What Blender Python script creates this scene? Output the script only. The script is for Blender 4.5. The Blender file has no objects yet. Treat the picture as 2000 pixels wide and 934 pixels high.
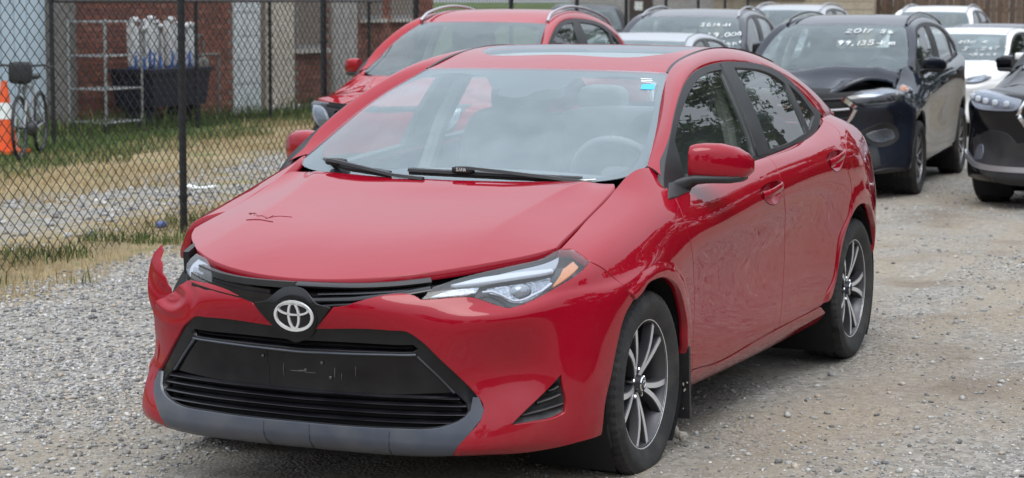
import bpy, bmesh, math, random
import numpy as np
from mathutils import Vector, Matrix
from mathutils.geometry import delaunay_2d_cdt

# ================= camera, sky, sun, exposure =================
scene = bpy.context.scene
col = scene.collection
cam_data = bpy.data.cameras.new('camera'); cam = bpy.data.objects.new('camera', cam_data); col.objects.link(cam)
scene.camera = cam
CAM_AT = Vector((6.8114, 3.3340, 1.5931))
yaw, pitch, roll = 3.5546668, -0.11022236, 0.00322847
fw = Vector((math.cos(pitch)*math.cos(yaw), math.cos(pitch)*math.sin(yaw), math.sin(pitch)))
rt = fw.cross(Vector((0, 0, 1))).normalized(); up = rt.cross(fw)
rt, up = math.cos(roll)*rt + math.sin(roll)*up, -math.sin(roll)*rt + math.cos(roll)*up
cam.matrix_world = Matrix(((rt.x, up.x, -fw.x, CAM_AT.x), (rt.y, up.y, -fw.y, CAM_AT.y), (rt.z, up.z, -fw.z, CAM_AT.z), (0, 0, 0, 1)))
cam_data.sensor_fit = 'HORIZONTAL'; cam_data.sensor_width = 36; cam_data.lens = 76.333
cam_data.clip_start = .1; cam_data.clip_end = 1500
cam_data.dof.use_dof = True; cam_data.dof.focus_distance = 7.9; cam_data.dof.aperture_fstop = 6.5

world = bpy.data.worlds.new('World'); scene.world = world; world.use_nodes = True
wn = world.node_tree.nodes; wl = world.node_tree.links
bg = wn['Background']; sky = wn.new('ShaderNodeTexSky'); sky.sky_type = 'NISHITA'; sky.sun_disc = False
SUN_EL, SUN_AZ = math.radians(58), math.radians(20)      # direction towards the sun, azimuth from +x towards +y
sky.sun_elevation = SUN_EL; sky.sun_rotation = math.radians(90) - SUN_AZ
sky.air_density = 1.0; sky.dust_density = 6.0; sky.ozone_density = 1.0
grey = wn.new('ShaderNodeHueSaturation'); grey.inputs['Saturation'].default_value = .22      # cloud takes most of the blue out of the sky
wl.new(sky.outputs[0], grey.inputs['Color'])
# a closed cloud deck: brightest overhead, dimmer to the horizon, with faint billows
wtc = wn.new('ShaderNodeTexCoord'); wsx = wn.new('ShaderNodeSeparateXYZ'); wl.new(wtc.outputs['Generated'], wsx.inputs[0])
deck = wn.new('ShaderNodeMapRange'); deck.inputs[1].default_value = 0; deck.inputs[2].default_value = 1; deck.inputs[3].default_value = 3.2; deck.inputs[4].default_value = 12.5; wl.new(wsx.outputs[2], deck.inputs[0])
cn = wn.new('ShaderNodeTexNoise'); cn.inputs['Scale'].default_value = 2.2; cn.inputs['Detail'].default_value = 5; wl.new(wtc.outputs['Generated'], cn.inputs['Vector'])
cr_ = wn.new('ShaderNodeMapRange'); cr_.inputs[3].default_value = .72; cr_.inputs[4].default_value = 1.28; wl.new(cn.outputs[0], cr_.inputs[0])
cm = wn.new('ShaderNodeMath'); cm.operation = 'MULTIPLY'; wl.new(deck.outputs[0], cm.inputs[0]); wl.new(cr_.outputs[0], cm.inputs[1])
cc = wn.new('ShaderNodeVectorMath'); cc.operation = 'SCALE'; cc.inputs[0].default_value = (.885, .97, 1.09); wl.new(cm.outputs[0], cc.inputs['Scale'])
mixs = wn.new('ShaderNodeMix'); mixs.data_type = 'RGBA'; mixs.inputs[0].default_value = .8; wl.new(grey.outputs[0], mixs.inputs[6]); wl.new(cc.outputs[0], mixs.inputs[7])
wl.new(mixs.outputs[2], bg.inputs[0]); bg.inputs[1].default_value = .15
sun_data = bpy.data.lights.new('sun', 'SUN'); sun_data.energy = 1.0; sun_data.angle = math.radians(35); sun_data.color = (1, .97, .92)
sun = bpy.data.objects.new('sun', sun_data); col.objects.link(sun)
sd = Vector((math.cos(SUN_EL)*math.cos(SUN_AZ), math.cos(SUN_EL)*math.sin(SUN_AZ), math.sin(SUN_EL)))
sun.rotation_euler = sd.to_track_quat('Z', 'Y').to_euler()
scene.view_settings.view_transform = 'Standard'; scene.view_settings.look = 'None'
scene.view_settings.exposure = 0.36; scene.view_settings.gamma = 1
scene.cycles.max_bounces = 8; scene.cycles.transparent_max_bounces = 12
# ---------- smooth surfaces through a grid of points ----------
def spl_basis(kn, t):
    """weights of a natural cubic spline through len(kn) knots, at positions t"""
    kn = np.asarray(kn, float); t = np.atleast_1d(np.asarray(t, float)); n = len(kn)
    h = np.diff(kn)
    if n == 2:
        w = np.zeros((len(t), 2)); a = (t - kn[0]) / h[0]; w[:, 0] = 1 - a; w[:, 1] = a
        return w
    A = np.zeros((n, n)); Bm = np.zeros((n, n)); A[0, 0] = A[-1, -1] = 1
    for i in range(1, n - 1):
        A[i, i-1] = h[i-1]; A[i, i] = 2 * (h[i-1] + h[i]); A[i, i+1] = h[i]
        Bm[i, i-1] = 6 / h[i-1]; Bm[i, i] = -6 / h[i-1] - 6 / h[i]; Bm[i, i+1] = 6 / h[i]
    M = np.linalg.solve(A, Bm)
    k = np.clip(np.searchsorted(kn, t, side='right') - 1, 0, n - 2)
    hk = h[k]; a = (kn[k+1] - t) / hk; b = (t - kn[k]) / hk
    w = np.zeros((len(t), n)); r = np.arange(len(t))
    w[r, k] += a; w[r, k+1] += b
    w += ((a**3 - a) * hk**2 / 6)[:, None] * M[k] + ((b**3 - b) * hk**2 / 6)[:, None] * M[k+1]
    return w

def spl_eval(kn, t, creases=()):
    """spline weights with creases: an independent spline on each side of a crease index"""
    kn = np.asarray(kn, float); t = np.atleast_1d(np.asarray(t, float)); n = len(kn)
    cuts = [0] + sorted(creases) + [n - 1]
    W_ = np.zeros((len(t), n))
    for a, b in zip(cuts[:-1], cuts[1:]):
        m = (t >= kn[a]) if b == n - 1 else (t >= kn[a]) & (t < kn[b])
        if a == 0: m = m | (t < kn[0]) if b != n - 1 else np.ones(len(t), bool)
        if m.any(): W_[m, a:b+1] = spl_basis(kn[a:b+1], t[m])
    return W_

class Surf:
    """tensor-product surface: pts[col][row] -> xyz, parameters are column and row numbers"""
    def __init__(self, pts, ccre=(), rcre=()):
        self.p = np.asarray(pts, float); nc, nr = self.p.shape[:2]
        dc = np.linalg.norm(np.diff(self.p, axis=0), axis=2).mean(1); dr = np.linalg.norm(np.diff(self.p, axis=1), axis=2).mean(0)
        self.kc = np.concatenate([[0], np.cumsum(np.sqrt(np.maximum(dc, 1e-3)))]); self.kr = np.concatenate([[0], np.cumsum(np.sqrt(np.maximum(dr, 1e-3)))])
        self.cc, self.rc = ccre, rcre; self.nc, self.nr = nc, nr
    def at(self, s, v):
        s = np.atleast_1d(np.asarray(s, float)); v = np.atleast_1d(np.asarray(v, float))
        S = np.interp(s, np.arange(self.nc), self.kc); V = np.interp(v, np.arange(self.nr), self.kr)
        a = spl_eval(self.kc, S, self.cc); b = spl_eval(self.kr, V, self.rc)
        return np.einsum('ni,nj,ijk->nk', a, b, self.p)
    def frame(self, s, v, e=.02):
        s = np.atleast_1d(np.asarray(s, float)); v = np.atleast_1d(np.asarray(v, float))
        s0, s1 = np.maximum(s - e, 0), np.minimum(s + e, self.nc - 1); v0, v1 = np.maximum(v - e, 0), np.minimum(v + e, self.nr - 1)
        n = np.cross(self.at(s1, v) - self.at(s0, v), self.at(s, v1) - self.at(s, v0))
        n /= np.maximum(np.linalg.norm(n, axis=1), 1e-12)[:, None]
        return self.at(s, v), n

# ---------- the red saloon: x forward from the front axle, y to its left, z up ----------
BODY = [  # columns: nose centre, round the corner, along the side, to the tail; rows: bottom edge ... waist
 [(.835,0,.165),(.885,0,.205),(.875,0,.325),(.885,0,.44),(.905,0,.56),(.925,0,.64),(.90,0,.70),(.875,0,.717)],
 [(.83,.22,.165),(.882,.23,.205),(.87,.23,.325),(.88,.225,.44),(.90,.22,.56),(.915,.20,.645),(.885,.195,.702),(.845,.19,.722)],
 [(.815,.43,.17),(.866,.44,.205),(.846,.45,.325),(.853,.43,.44),(.876,.40,.563),(.882,.37,.65),(.84,.36,.705),(.78,.355,.738)],
 [(.765,.575,.178),(.812,.595,.21),(.785,.605,.325),(.775,.585,.445),(.813,.572,.597),(.795,.545,.655),(.755,.53,.715),(.66,.51,.758)],
 [(.69,.685,.180),(.715,.705,.220),(.695,.71,.33),(.67,.70,.45),(.704,.703,.615),(.675,.68,.665),(.63,.665,.725),(.52,.615,.78)],
 [(.592,.776,.183),(.608,.788,.225),(.60,.80,.335),(.595,.797,.45),(.565,.787,.638),(.535,.775,.685),(.475,.765,.735),(.393,.685,.797)],
 [(.462,.850,.190),(.466,.858,.235),(.458,.864,.34),(.41,.868,.46),(.335,.868,.65),(.295,.848,.70),(.235,.80,.79),(.18,.672,.843)],
 [(.05,.80,.205),(.06,.845,.245),(.05,.868,.34),(.03,.878,.47),(.02,.886,.675),(.01,.866,.75),(-.02,.808,.845),(-.05,.664,.904)],
 [(-.25,.80,.20),(-.25,.842,.245),(-.25,.862,.34),(-.24,.870,.47),(-.24,.880,.67),(-.23,.872,.775),(-.22,.812,.885),(-.215,.656,.954)],
 [(-.46,.80,.195),(-.46,.838,.24),(-.46,.856,.34),(-.46,.862,.47),(-.45,.872,.67),(-.44,.876,.80),(-.43,.806,.915),(-.426,.690,1.003)],
 [(-.62,.80,.193),(-.62,.837,.238),(-.62,.854,.34),(-.62,.858,.47),(-.62,.869,.67),(-.62,.878,.812),(-.62,.813,.912),(-.62,.772,.932)],
 [(-1.0,.80,.19),(-1.0,.836,.235),(-1.0,.852,.34),(-1.0,.853,.47),(-1.0,.866,.67),(-1.0,.882,.835),(-1.0,.826,.926),(-1.0,.783,.947)],
 [(-1.5,.80,.19),(-1.5,.836,.235),(-1.5,.852,.34),(-1.5,.853,.47),(-1.5,.866,.69),(-1.5,.885,.865),(-1.5,.833,.954),(-1.5,.786,.974)],
 [(-2.1,.80,.195),(-2.1,.838,.24),(-2.1,.855,.34),(-2.1,.862,.47),(-2.1,.876,.71),(-2.1,.888,.90),(-2.1,.83,.985),(-2.1,.772,1.006)],
 [(-2.65,.79,.20),(-2.65,.842,.245),(-2.65,.872,.34),(-2.65,.882,.47),(-2.65,.890,.71),(-2.65,.876,.91),(-2.63,.80,1.02),(-2.60,.705,1.075)],
 [(-3.0,.745,.21),(-3.02,.80,.25),(-3.03,.832,.34),(-3.03,.848,.47),(-3.02,.855,.69),(-2.98,.832,.88),(-2.95,.765,1.01),(-2.92,.66,1.07)],
 [(-3.25,.67,.22),(-3.28,.725,.26),(-3.31,.755,.34),(-3.32,.77,.47),(-3.30,.785,.68),(-3.26,.765,.87),(-3.22,.72,.985),(-3.20,.62,1.03)],
 [(-3.42,.52,.23),(-3.47,.57,.27),(-3.51,.59,.34),(-3.53,.60,.47),(-3.53,.62,.68),(-3.50,.60,.87),(-3.46,.57,.97),(-3.42,.50,1.00)],
 [(-3.50,0,.23),(-3.56,0,.27),(-3.60,0,.34),(-3.63,0,.47),(-3.63,0,.68),(-3.60,0,.87),(-3.56,0,.975),(-3.50,0,1.01)],
]
HOOD = [  # columns front edge -> rear edge; rows wing edge -> centre
 [(.393,.680,.799),(.50,.63,.782),(.66,.51,.760),(.78,.36,.738),(.845,.20,.722),(.875,0,.715)],
 [(.345,.677,.812),(.42,.60,.810),(.56,.47,.797),(.67,.33,.777),(.73,.18,.764),(.755,0,.757)],
 [(.18,.669,.847),(.24,.585,.853),(.34,.45,.857),(.41,.31,.846),(.45,.17,.841),(.465,0,.838)],
 [(-.05,.661,.906),(-.02,.585,.907),(.03,.48,.918),(.07,.30,.908),(.09,.16,.905),(.10,0,.903)],
 [(-.18,.655,.945),(-.17,.585,.942),(-.145,.51,.953),(-.10,.30,.943),(-.075,.16,.942),(-.065,0,.942)],
 [(-.215,.640,.955),(-.235,.585,.953),(-.22,.535,.960),(-.18,.30,.954),(-.15,.16,.953),(-.14,0,.953)],
]
PILLAR = [(-.426,.686,1.004),(-.75,.607,1.160),(-1.109,.516,1.311),(-1.36,.498,1.366),(-1.7,.49,1.394),(-2.1,.492,1.378),(-2.5,.508,1.318),(-2.85,.54,1.215),(-3.12,.585,1.085)]
def glass_y(x, z):
    t = z - .93
    f = np.maximum(x + 1.5, 0) / 1.07; r = np.maximum(-1.5 - x, 0) / 1.4
    return .800 - .34 * t - .42 * t * np.abs(t) - .02 * f**2 - .035 * r**2
class Side:
    """side glass: parameters are -x and z"""
    def at(self, s, v):
        s = np.atleast_1d(np.asarray(s, float)); v = np.atleast_1d(np.asarray(v, float))
        return np.stack([-s, glass_y(-s, v), v], 1)
    def frame(self, s, v, e=.002):
        n = np.cross(self.at(s + e, v) - self.at(s - e, v), self.at(s, v + e) - self.at(s, v - e))
        return self.at(s, v), n / np.linalg.norm(n, axis=1)[:, None]
SCREEN = [  # windscreen: columns wing corner -> centre -> other corner, rows bottom -> top
 [(-.426,.686,1.004),(-.640,.640,1.118),(-.870,.577,1.228),(-1.109,.516,1.311)],
 [(-.300,.640,.971),(-.560,.560,1.104),(-.825,.49,1.228),(-1.085,.44,1.316)],
 [(-.232,.44,.950),(-.505,.39,1.094),(-.785,.33,1.227),(-1.055,.295,1.320)],
 [(-.228,.19,.947),(-.475,.18,1.090),(-.765,.165,1.226),(-1.036,.145,1.322)],
 [(-.218,0,.945),(-.468,0,1.088),(-.760,0,1.226),(-1.030,0,1.323)]]
SCREEN = [[(a, -b, c) for a, b, c in col] for col in SCREEN[:-1]] + SCREEN[::-1]
BODY_ALL = [[(a, -b, c) for a, b, c in col_] for col_ in BODY[:0:-1]] + BODY
MID = len(BODY) - 1          # column number of the centre line
HOOD_ALL = [row + [(a, -b, c) for a, b, c in row[-2::-1]] for row in HOOD]

def smooth01(t): t = np.clip(t, 0, 1); return t * t * (3 - 2 * t)
def bender(kind='suv', roof=1.60, width=1.85, fo=.86, wb=2.67, ro=.90, nose=.88, waist=1.08, wind=(-.35, -1.02), tail=(-3.2, -3.5), tumble=1.06, clear=.21, blunt=.16, arch=(.34, .77)):
    """bends the saloon's surfaces into another car's proportions"""
    def F(P):
        P = np.asarray(P, float); sh = P.shape; P = P.reshape(-1, 3); x, y, z = P.T
        xl = np.interp(x, [-3.63, -2.7, 0, .93], [-wb - ro, -wb, 0, fo])
        xu = np.interp(x, [-3.12, -2.5, -1.7, -1.109, -.426, -.14, .93], [tail[1], tail[0], (tail[0] + wind[1]) / 2 + .15, wind[1], wind[0], wind[0] * .4 + .1, fo])
        b = smooth01((z - .86) / .2) * smooth01((.3 - x) / .5)
        X = xl * (1 - b) + xu * b
        zs = np.interp(z, [0, .165, .305, .68, .84, .95, 1.09, 1.42], [0, clear, arch[0], arch[1], .5 * (arch[1] + waist) + .02, waist, waist + .12 * (roof - waist) / .47, roof])
        zn = np.interp(z, [0, .165, .33, .56, .72, .80, .95, 1.42], [0, clear, clear + .2, nose * .76, nose, nose + .05, waist, roof])
        t = smooth01((x - .12) / .4)
        Z = zs * (1 - t) + zn * t
        kl = width / 1.776; ku = kl * tumble; c = smooth01((z - .95) / .35)
        Y = y * (kl * (1 - c) + ku * c)
        X = X + blunt * smooth01((z - .5) / .22) * smooth01((x - .05) / .4) * np.clip(np.abs(y) / .7, 0, 1) ** 2
        return np.stack([X, Y, Z], 1).reshape(sh)
    return F
SPECS = {
 'red':    dict(roof=1.62, width=1.80, fo=.88, wb=2.65, ro=.88, nose=.90, waist=1.08, wind=(-.38, -1.12), tail=(-2.6, -3.0), tumble=1.04),
 'navy':   dict(roof=1.61, width=1.82, fo=.84, wb=2.60, ro=.85, nose=.92, waist=1.09, wind=(-.33, -1.0), tail=(-3.0, -3.35), tumble=1.06),
 'black':  dict(roof=1.66, width=1.93, fo=.92, wb=2.75, ro=1.0, nose=.96, waist=1.12, wind=(-.4, -1.15), tail=(-3.2, -3.6), tumble=1.05),
 'dark':   dict(roof=1.64, width=1.82, fo=.88, wb=2.78, ro=.95, nose=.94, waist=1.12, wind=(-.3, -.98), tail=(-3.2, -3.5), tumble=1.08),
 'silver': dict(roof=1.68, width=1.84, fo=.86, wb=2.68, ro=.95, nose=.92, waist=1.10, wind=(-.3, -.95), tail=(-3.2, -3.5), tumble=1.08),
 'white_suv': dict(roof=1.65, width=1.82, fo=.86, wb=2.68, ro=.95, nose=.92, waist=1.10, wind=(-.3, -.95), tail=(-3.2, -3.5), tumble=1.08),
 'sedan':  dict(roof=1.38, width=1.80, fo=.90, wb=2.75, ro=1.0, nose=.74, waist=.95, wind=(-.42, -1.12), tail=(-2.5, -3.1), tumble=1.0, clear=.17, blunt=.05, arch=(.31, .69)),
}
ON_BODY = {
 'bumper': [(0.324,4.054,1),(0.709,4.932,1),(2.279,5.358),(2.298,5.311,1),(2.565,5.346),(2.856,5.398),(3.083,5.368),(3.321,5.131),(3.559,4.791),(3.739,4.567),(3.91,4.612),(4.431,4.977),(4.884,5.533),(5.224,5.862),(5.414,6.009,1),(5.958,4.938),(6.154,4.09),(6.354,3.744,1),(6.196,3.535),(6.132,3.064),(6.132,2.342),(6.092,1.664),(6.085,0.448,1),(5.459,0.494),(4.826,0.23),(4.033,0.079),(3.289,0.147),(2.472,0.433,1),(2.579,1.152),(2.775,1.532,1),(2.931,1.8),(2.971,2.031),(2.798,2.463),(2.568,2.924),(2.314,3.368),(2.094,3.828),(1.924,4.103),(1.611,4.162)],
 'fog': [(3.634,1.613,1),(4.119,2.08),(4.648,2.605),(4.854,2.809,1),(4.928,2.343),(5.007,2.037),(5.012,1.75,1),(4.802,1.658),(4.159,1.609)],
 'lamp': [(2.298,5.311,1),(2.565,5.346),(2.856,5.398),(3.083,5.368),(3.321,5.131),(3.559,4.791),(3.739,4.567),(3.91,4.612),(4.431,4.977),(4.884,5.533),(5.224,5.862),(5.414,6.009,1),(5.276,6.726,1),(4.985,6.945),(4.236,7.0),(3.589,6.954),(3.044,6.86),(2.738,6.545),(2.553,6.318),(2.456,5.948),(2.352,5.517)],
 'grille_open': [(0.324,4.054,1),(1.611,4.162),(1.924,4.103),(2.094,3.828),(2.314,3.368),(2.568,2.924),(2.798,2.463),(2.971,2.031),(2.931,1.8),(2.775,1.532,1),(2.579,1.152)],
 'archseam': [(5.958,4.938),(6.154,4.09),(6.354,3.744,1)],
 'fender_low': [(5.414,6.009,1),(5.958,4.938),(6.154,4.09),(6.354,3.744,1),(6.51,3.807),(6.653,3.928),(6.929,3.945),(7.261,3.903),(7.635,3.765),(7.969,3.545),(8.259,3.218),(8.413,2.892),(8.435,2.6),(8.62,1.5),(8.68,0.9,1),(9.05,0.78,1),(9.02,1.413,1),(8.905,2.293),(8.886,3.325),(8.739,3.884),(8.474,4.801),(8.463,5.275),(8.644,5.912),(8.697,6.132),(8.97,6.446)],
 'front_door': [(8.925,6.378,1),(8.644,5.912),(8.463,5.275),(8.474,4.801),(8.739,3.884),(8.886,3.325),(8.905,2.293),(9.02,1.413,1),(10.422,1.249),(11.528,1.41),(12.075,1.477,1),(12.087,1.945),(12.119,2.845),(12.127,3.522),(12.044,4.142),(11.895,4.854),(11.878,5.231),(11.94,5.912),(12.004,6.743,1)],
 'rear_door': [(12.004,6.743,1),(11.94,5.912),(11.878,5.231),(11.895,4.854),(12.044,4.142),(12.127,3.522),(12.119,2.845),(12.087,1.945),(12.075,1.477,1),(12.623,1.472),(13.089,1.547,1),(13.178,1.942),(13.325,2.388),(13.423,3.436),(13.656,3.95),(13.648,4.1),(13.622,4.317),(13.477,4.814),(13.531,5.419),(13.867,6.284),(13.882,6.782,1),(13.338,6.702),(13.054,6.751),(12.624,7.0)],
 'rear_arch': [(13.26,1.115,1),(13.285,1.783),(13.353,2.374),(13.402,2.955),(13.482,3.383),(13.599,3.667),(13.764,3.861),(14.016,3.921),(14.391,3.835),(14.67,3.605),(14.951,3.298),(15.003,3.089)],
 'fuel': [(13.799,5.632),(14.139,5.631),(14.07,5.319),(13.928,4.955),(13.947,4.703),(13.852,4.607),(13.645,4.745),(13.573,5.111)],
 'handle_f': [(11.312,5.091),(11.627,5.263),(11.858,5.042),(11.807,4.755),(11.559,4.693)],
 'handle_r': [(12.979,5.177),(13.254,5.367),(13.456,5.158),(13.361,4.885),(13.17,4.76)],
 'beakcrease': [(2.074,3.979),(2.477,4.018),(3.347,4.017),(4.411,4.096)],
 'lamp_top_corner': [(4.985,6.945)],
 'lip_top': [(-0.183,1.498),(0.613,1.498),(1.382,1.54),(2.429,1.731),(2.629,1.865),(2.712,2.019),(2.749,2.086)],
 'slot_up': [(-0.023,3.648),(0.818,3.686),(1.522,3.716),(1.927,3.721,1),(2.013,3.584),(1.884,3.499,1),(1.488,3.482),(0.806,3.438),(-0.034,3.412)],
 'plate': [(-0.038,3.317),(0.804,3.37),(1.483,3.442),(1.946,3.458,1),(2.22,2.933),(2.452,2.42,1),(1.365,2.288),(-0.087,2.233)],
 'bevel': [(2.0,3.522,1),(2.063,3.475),(2.252,3.083),(2.436,2.694),(2.511,2.519,1),(2.259,2.835),(2.01,3.355)],
 'slats': [(1.364,2.275),(2.581,2.357),(1.361,2.212),(1.358,2.035),(2.678,2.14),(1.364,1.841),(2.703,1.922),(1.377,1.615),(2.553,1.721)],
 'gap': [(3.024,1.892)],
 'vent_fin': [(4.249,2.092),(4.87,2.227),(3.884,1.821),(4.973,1.955),(4.533,2.375),(4.814,2.476)],
 'sail': [(9.367,7.0,1),(8.97,6.446),(8.364,5.998,1),(8.68,5.938),(9.453,5.958,1),(10.108,6.65),(9.788,7.0)],
 'light_bar': [(2.717,6.208,1),(3.1,6.433),(3.623,6.458),(4.617,6.442,1),(4.645,6.353,1),(3.812,6.251),(3.462,6.222),(3.025,6.203)],
 'bowl': [(3.356,6.019,1),(3.991,6.115),(4.612,6.273,1),(4.553,5.868),(4.46,5.356),(4.178,5.092),(3.872,5.126),(3.642,5.482),(3.437,5.679,1)],
 'projector': [(4.243,5.648),(4.209,5.285),(4.057,5.194),(3.886,5.418),(3.798,5.79),(3.835,6.023),(4.027,6.087),(4.175,5.956)],
 'drl': [(3.289,5.653),(3.454,5.655),(3.643,5.419),(3.853,5.101),(4.02,5.076),(4.157,5.138),(4.454,5.412),(4.598,5.765)],
 'signal': [(2.452,5.615,1),(2.715,5.912),(3.211,5.949,1),(3.166,5.685,1),(2.821,5.636)],
 'amber': [(4.777,6.357,1),(5.222,6.558,1),(5.254,6.167,1),(4.962,5.905),(4.693,5.584),(4.578,5.38,1),(4.672,5.849)],
 'lamp_top': [(3.077,6.616,1),(3.597,6.851),(4.225,6.895),(4.992,6.85,1),(4.708,6.544,1),(3.617,6.553)],
 'lip_seam': [(1.382,1.534),(1.398,0.791)],
 'gbar1': [(0.327,5.24),(1.029,5.338),(1.74,5.619),(2.438,6.027)],
 'gbar2': [(0.473,5.568),(1.001,5.704),(1.707,5.918),(2.351,6.059)],
 'plate_side': [(0.324,4.054),(0.525,4.586),(0.709,4.932)],
}
ON_SCREEN = {
 'frit': [(1.073,0.327),(0.9,2.63),(1.085,2.737),(2.755,2.734,1),(3.374,2.269,1),(3.561,2.273,1),(3.617,2.105),(3.837,2.021),(4.381,2.036),(4.528,2.197),(4.784,2.287),(5.086,2.317),(5.286,2.727,1),(7.172,2.723),(7.598,2.606),(7.718,2.112),(7.72,1.076),(7.548,0.482),(7.297,0.208),(6.877,0.129),(5.407,0.221),(4.26,0.227),(2.031,0.181,1)],
 'cam': [(3.69,2.348,1),(4.064,2.308,1),(4.214,2.095,1),(3.815,2.084,1)],
 'sticker': [(7.049,2.468),(7.569,2.47),(7.601,2.263),(7.079,2.267)],
 'label': [(6.898,2.709),(7.416,2.666),(7.418,2.514),(6.922,2.511)],
 'wip1': [(2.722,0.106),(3.831,0.183),(4.736,0.13),(5.457,0.08),(6.09,0.0)],
 'wip1arm': [(3.824,0.337),(4.206,0.351),(4.886,0.225),(5.441,0.124),(6.085,0.012),(6.214,0.0)],
 'wip2': [(0.613,0.067),(1.914,0.139),(2.421,0.018)],
 'wip2arm': [(1.545,0.241),(1.786,0.23),(2.117,0.116),(2.44,0.0)],
 'dash': [(5.968,0.109),(6.3,0.098)],
}
ON_GLASS = {
 'dlo': [(0.431,1.011),(0.508,1.058),(0.632,1.128),(0.786,1.203),(0.933,1.258),(1.098,1.302),(1.288,1.328),(1.495,1.34),(1.605,1.342),(1.745,1.337),(1.926,1.329),(2.099,1.312),(2.234,1.286),(2.327,1.25),(2.403,1.202),(2.49,1.137),(2.579,1.091,1),(2.501,1.06),(2.358,1.018),(2.195,1.001),(1.898,0.99),(1.522,0.972),(1.352,0.964),(0.879,0.924),(0.42,0.895,1),(0.351,0.893,1),(0.349,0.913)],
 'fglass': [(0.604,1.085,1),(0.678,1.125),(0.826,1.19),(0.963,1.239),(1.128,1.282),(1.31,1.308),(1.485,1.315,1),(1.449,1.24),(1.425,1.138),(1.411,1.055),(1.394,0.982,1),(0.555,0.922,1)],
 'rglass': [(1.653,1.318,1),(1.834,1.31),(2.01,1.296),(2.143,1.27),(2.228,1.238,1),(2.218,1.026,1),(1.886,1.001),(1.595,0.992,1)],
 'qglass': [(2.281,1.229,1),(2.367,1.184),(2.418,1.133),(2.462,1.089,1),(2.389,1.066),(2.267,1.029,1)],
 'bpillar': [(1.495,1.341),(1.642,1.341),(1.38,0.971),(1.54,0.975)],
}
# ================= helpers =================
def link(o, parent=None):
    col.objects.link(o)
    if parent is not None: o.parent = parent
    return o

def thing(name, label, cat, loc=(0, 0, 0), rz=0, group=None):
    o = link(bpy.data.objects.new(name, None)); o.location = loc; o.rotation_euler = (0, 0, rz)
    o.empty_display_size = .2
    return tag(o, label, cat, group)

def tag(o, label, cat, group=None):
    o['label'] = label; o['category'] = cat
    if group: o['group'] = group
    return o

def kind(o, k): o['kind'] = k; return o

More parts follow.
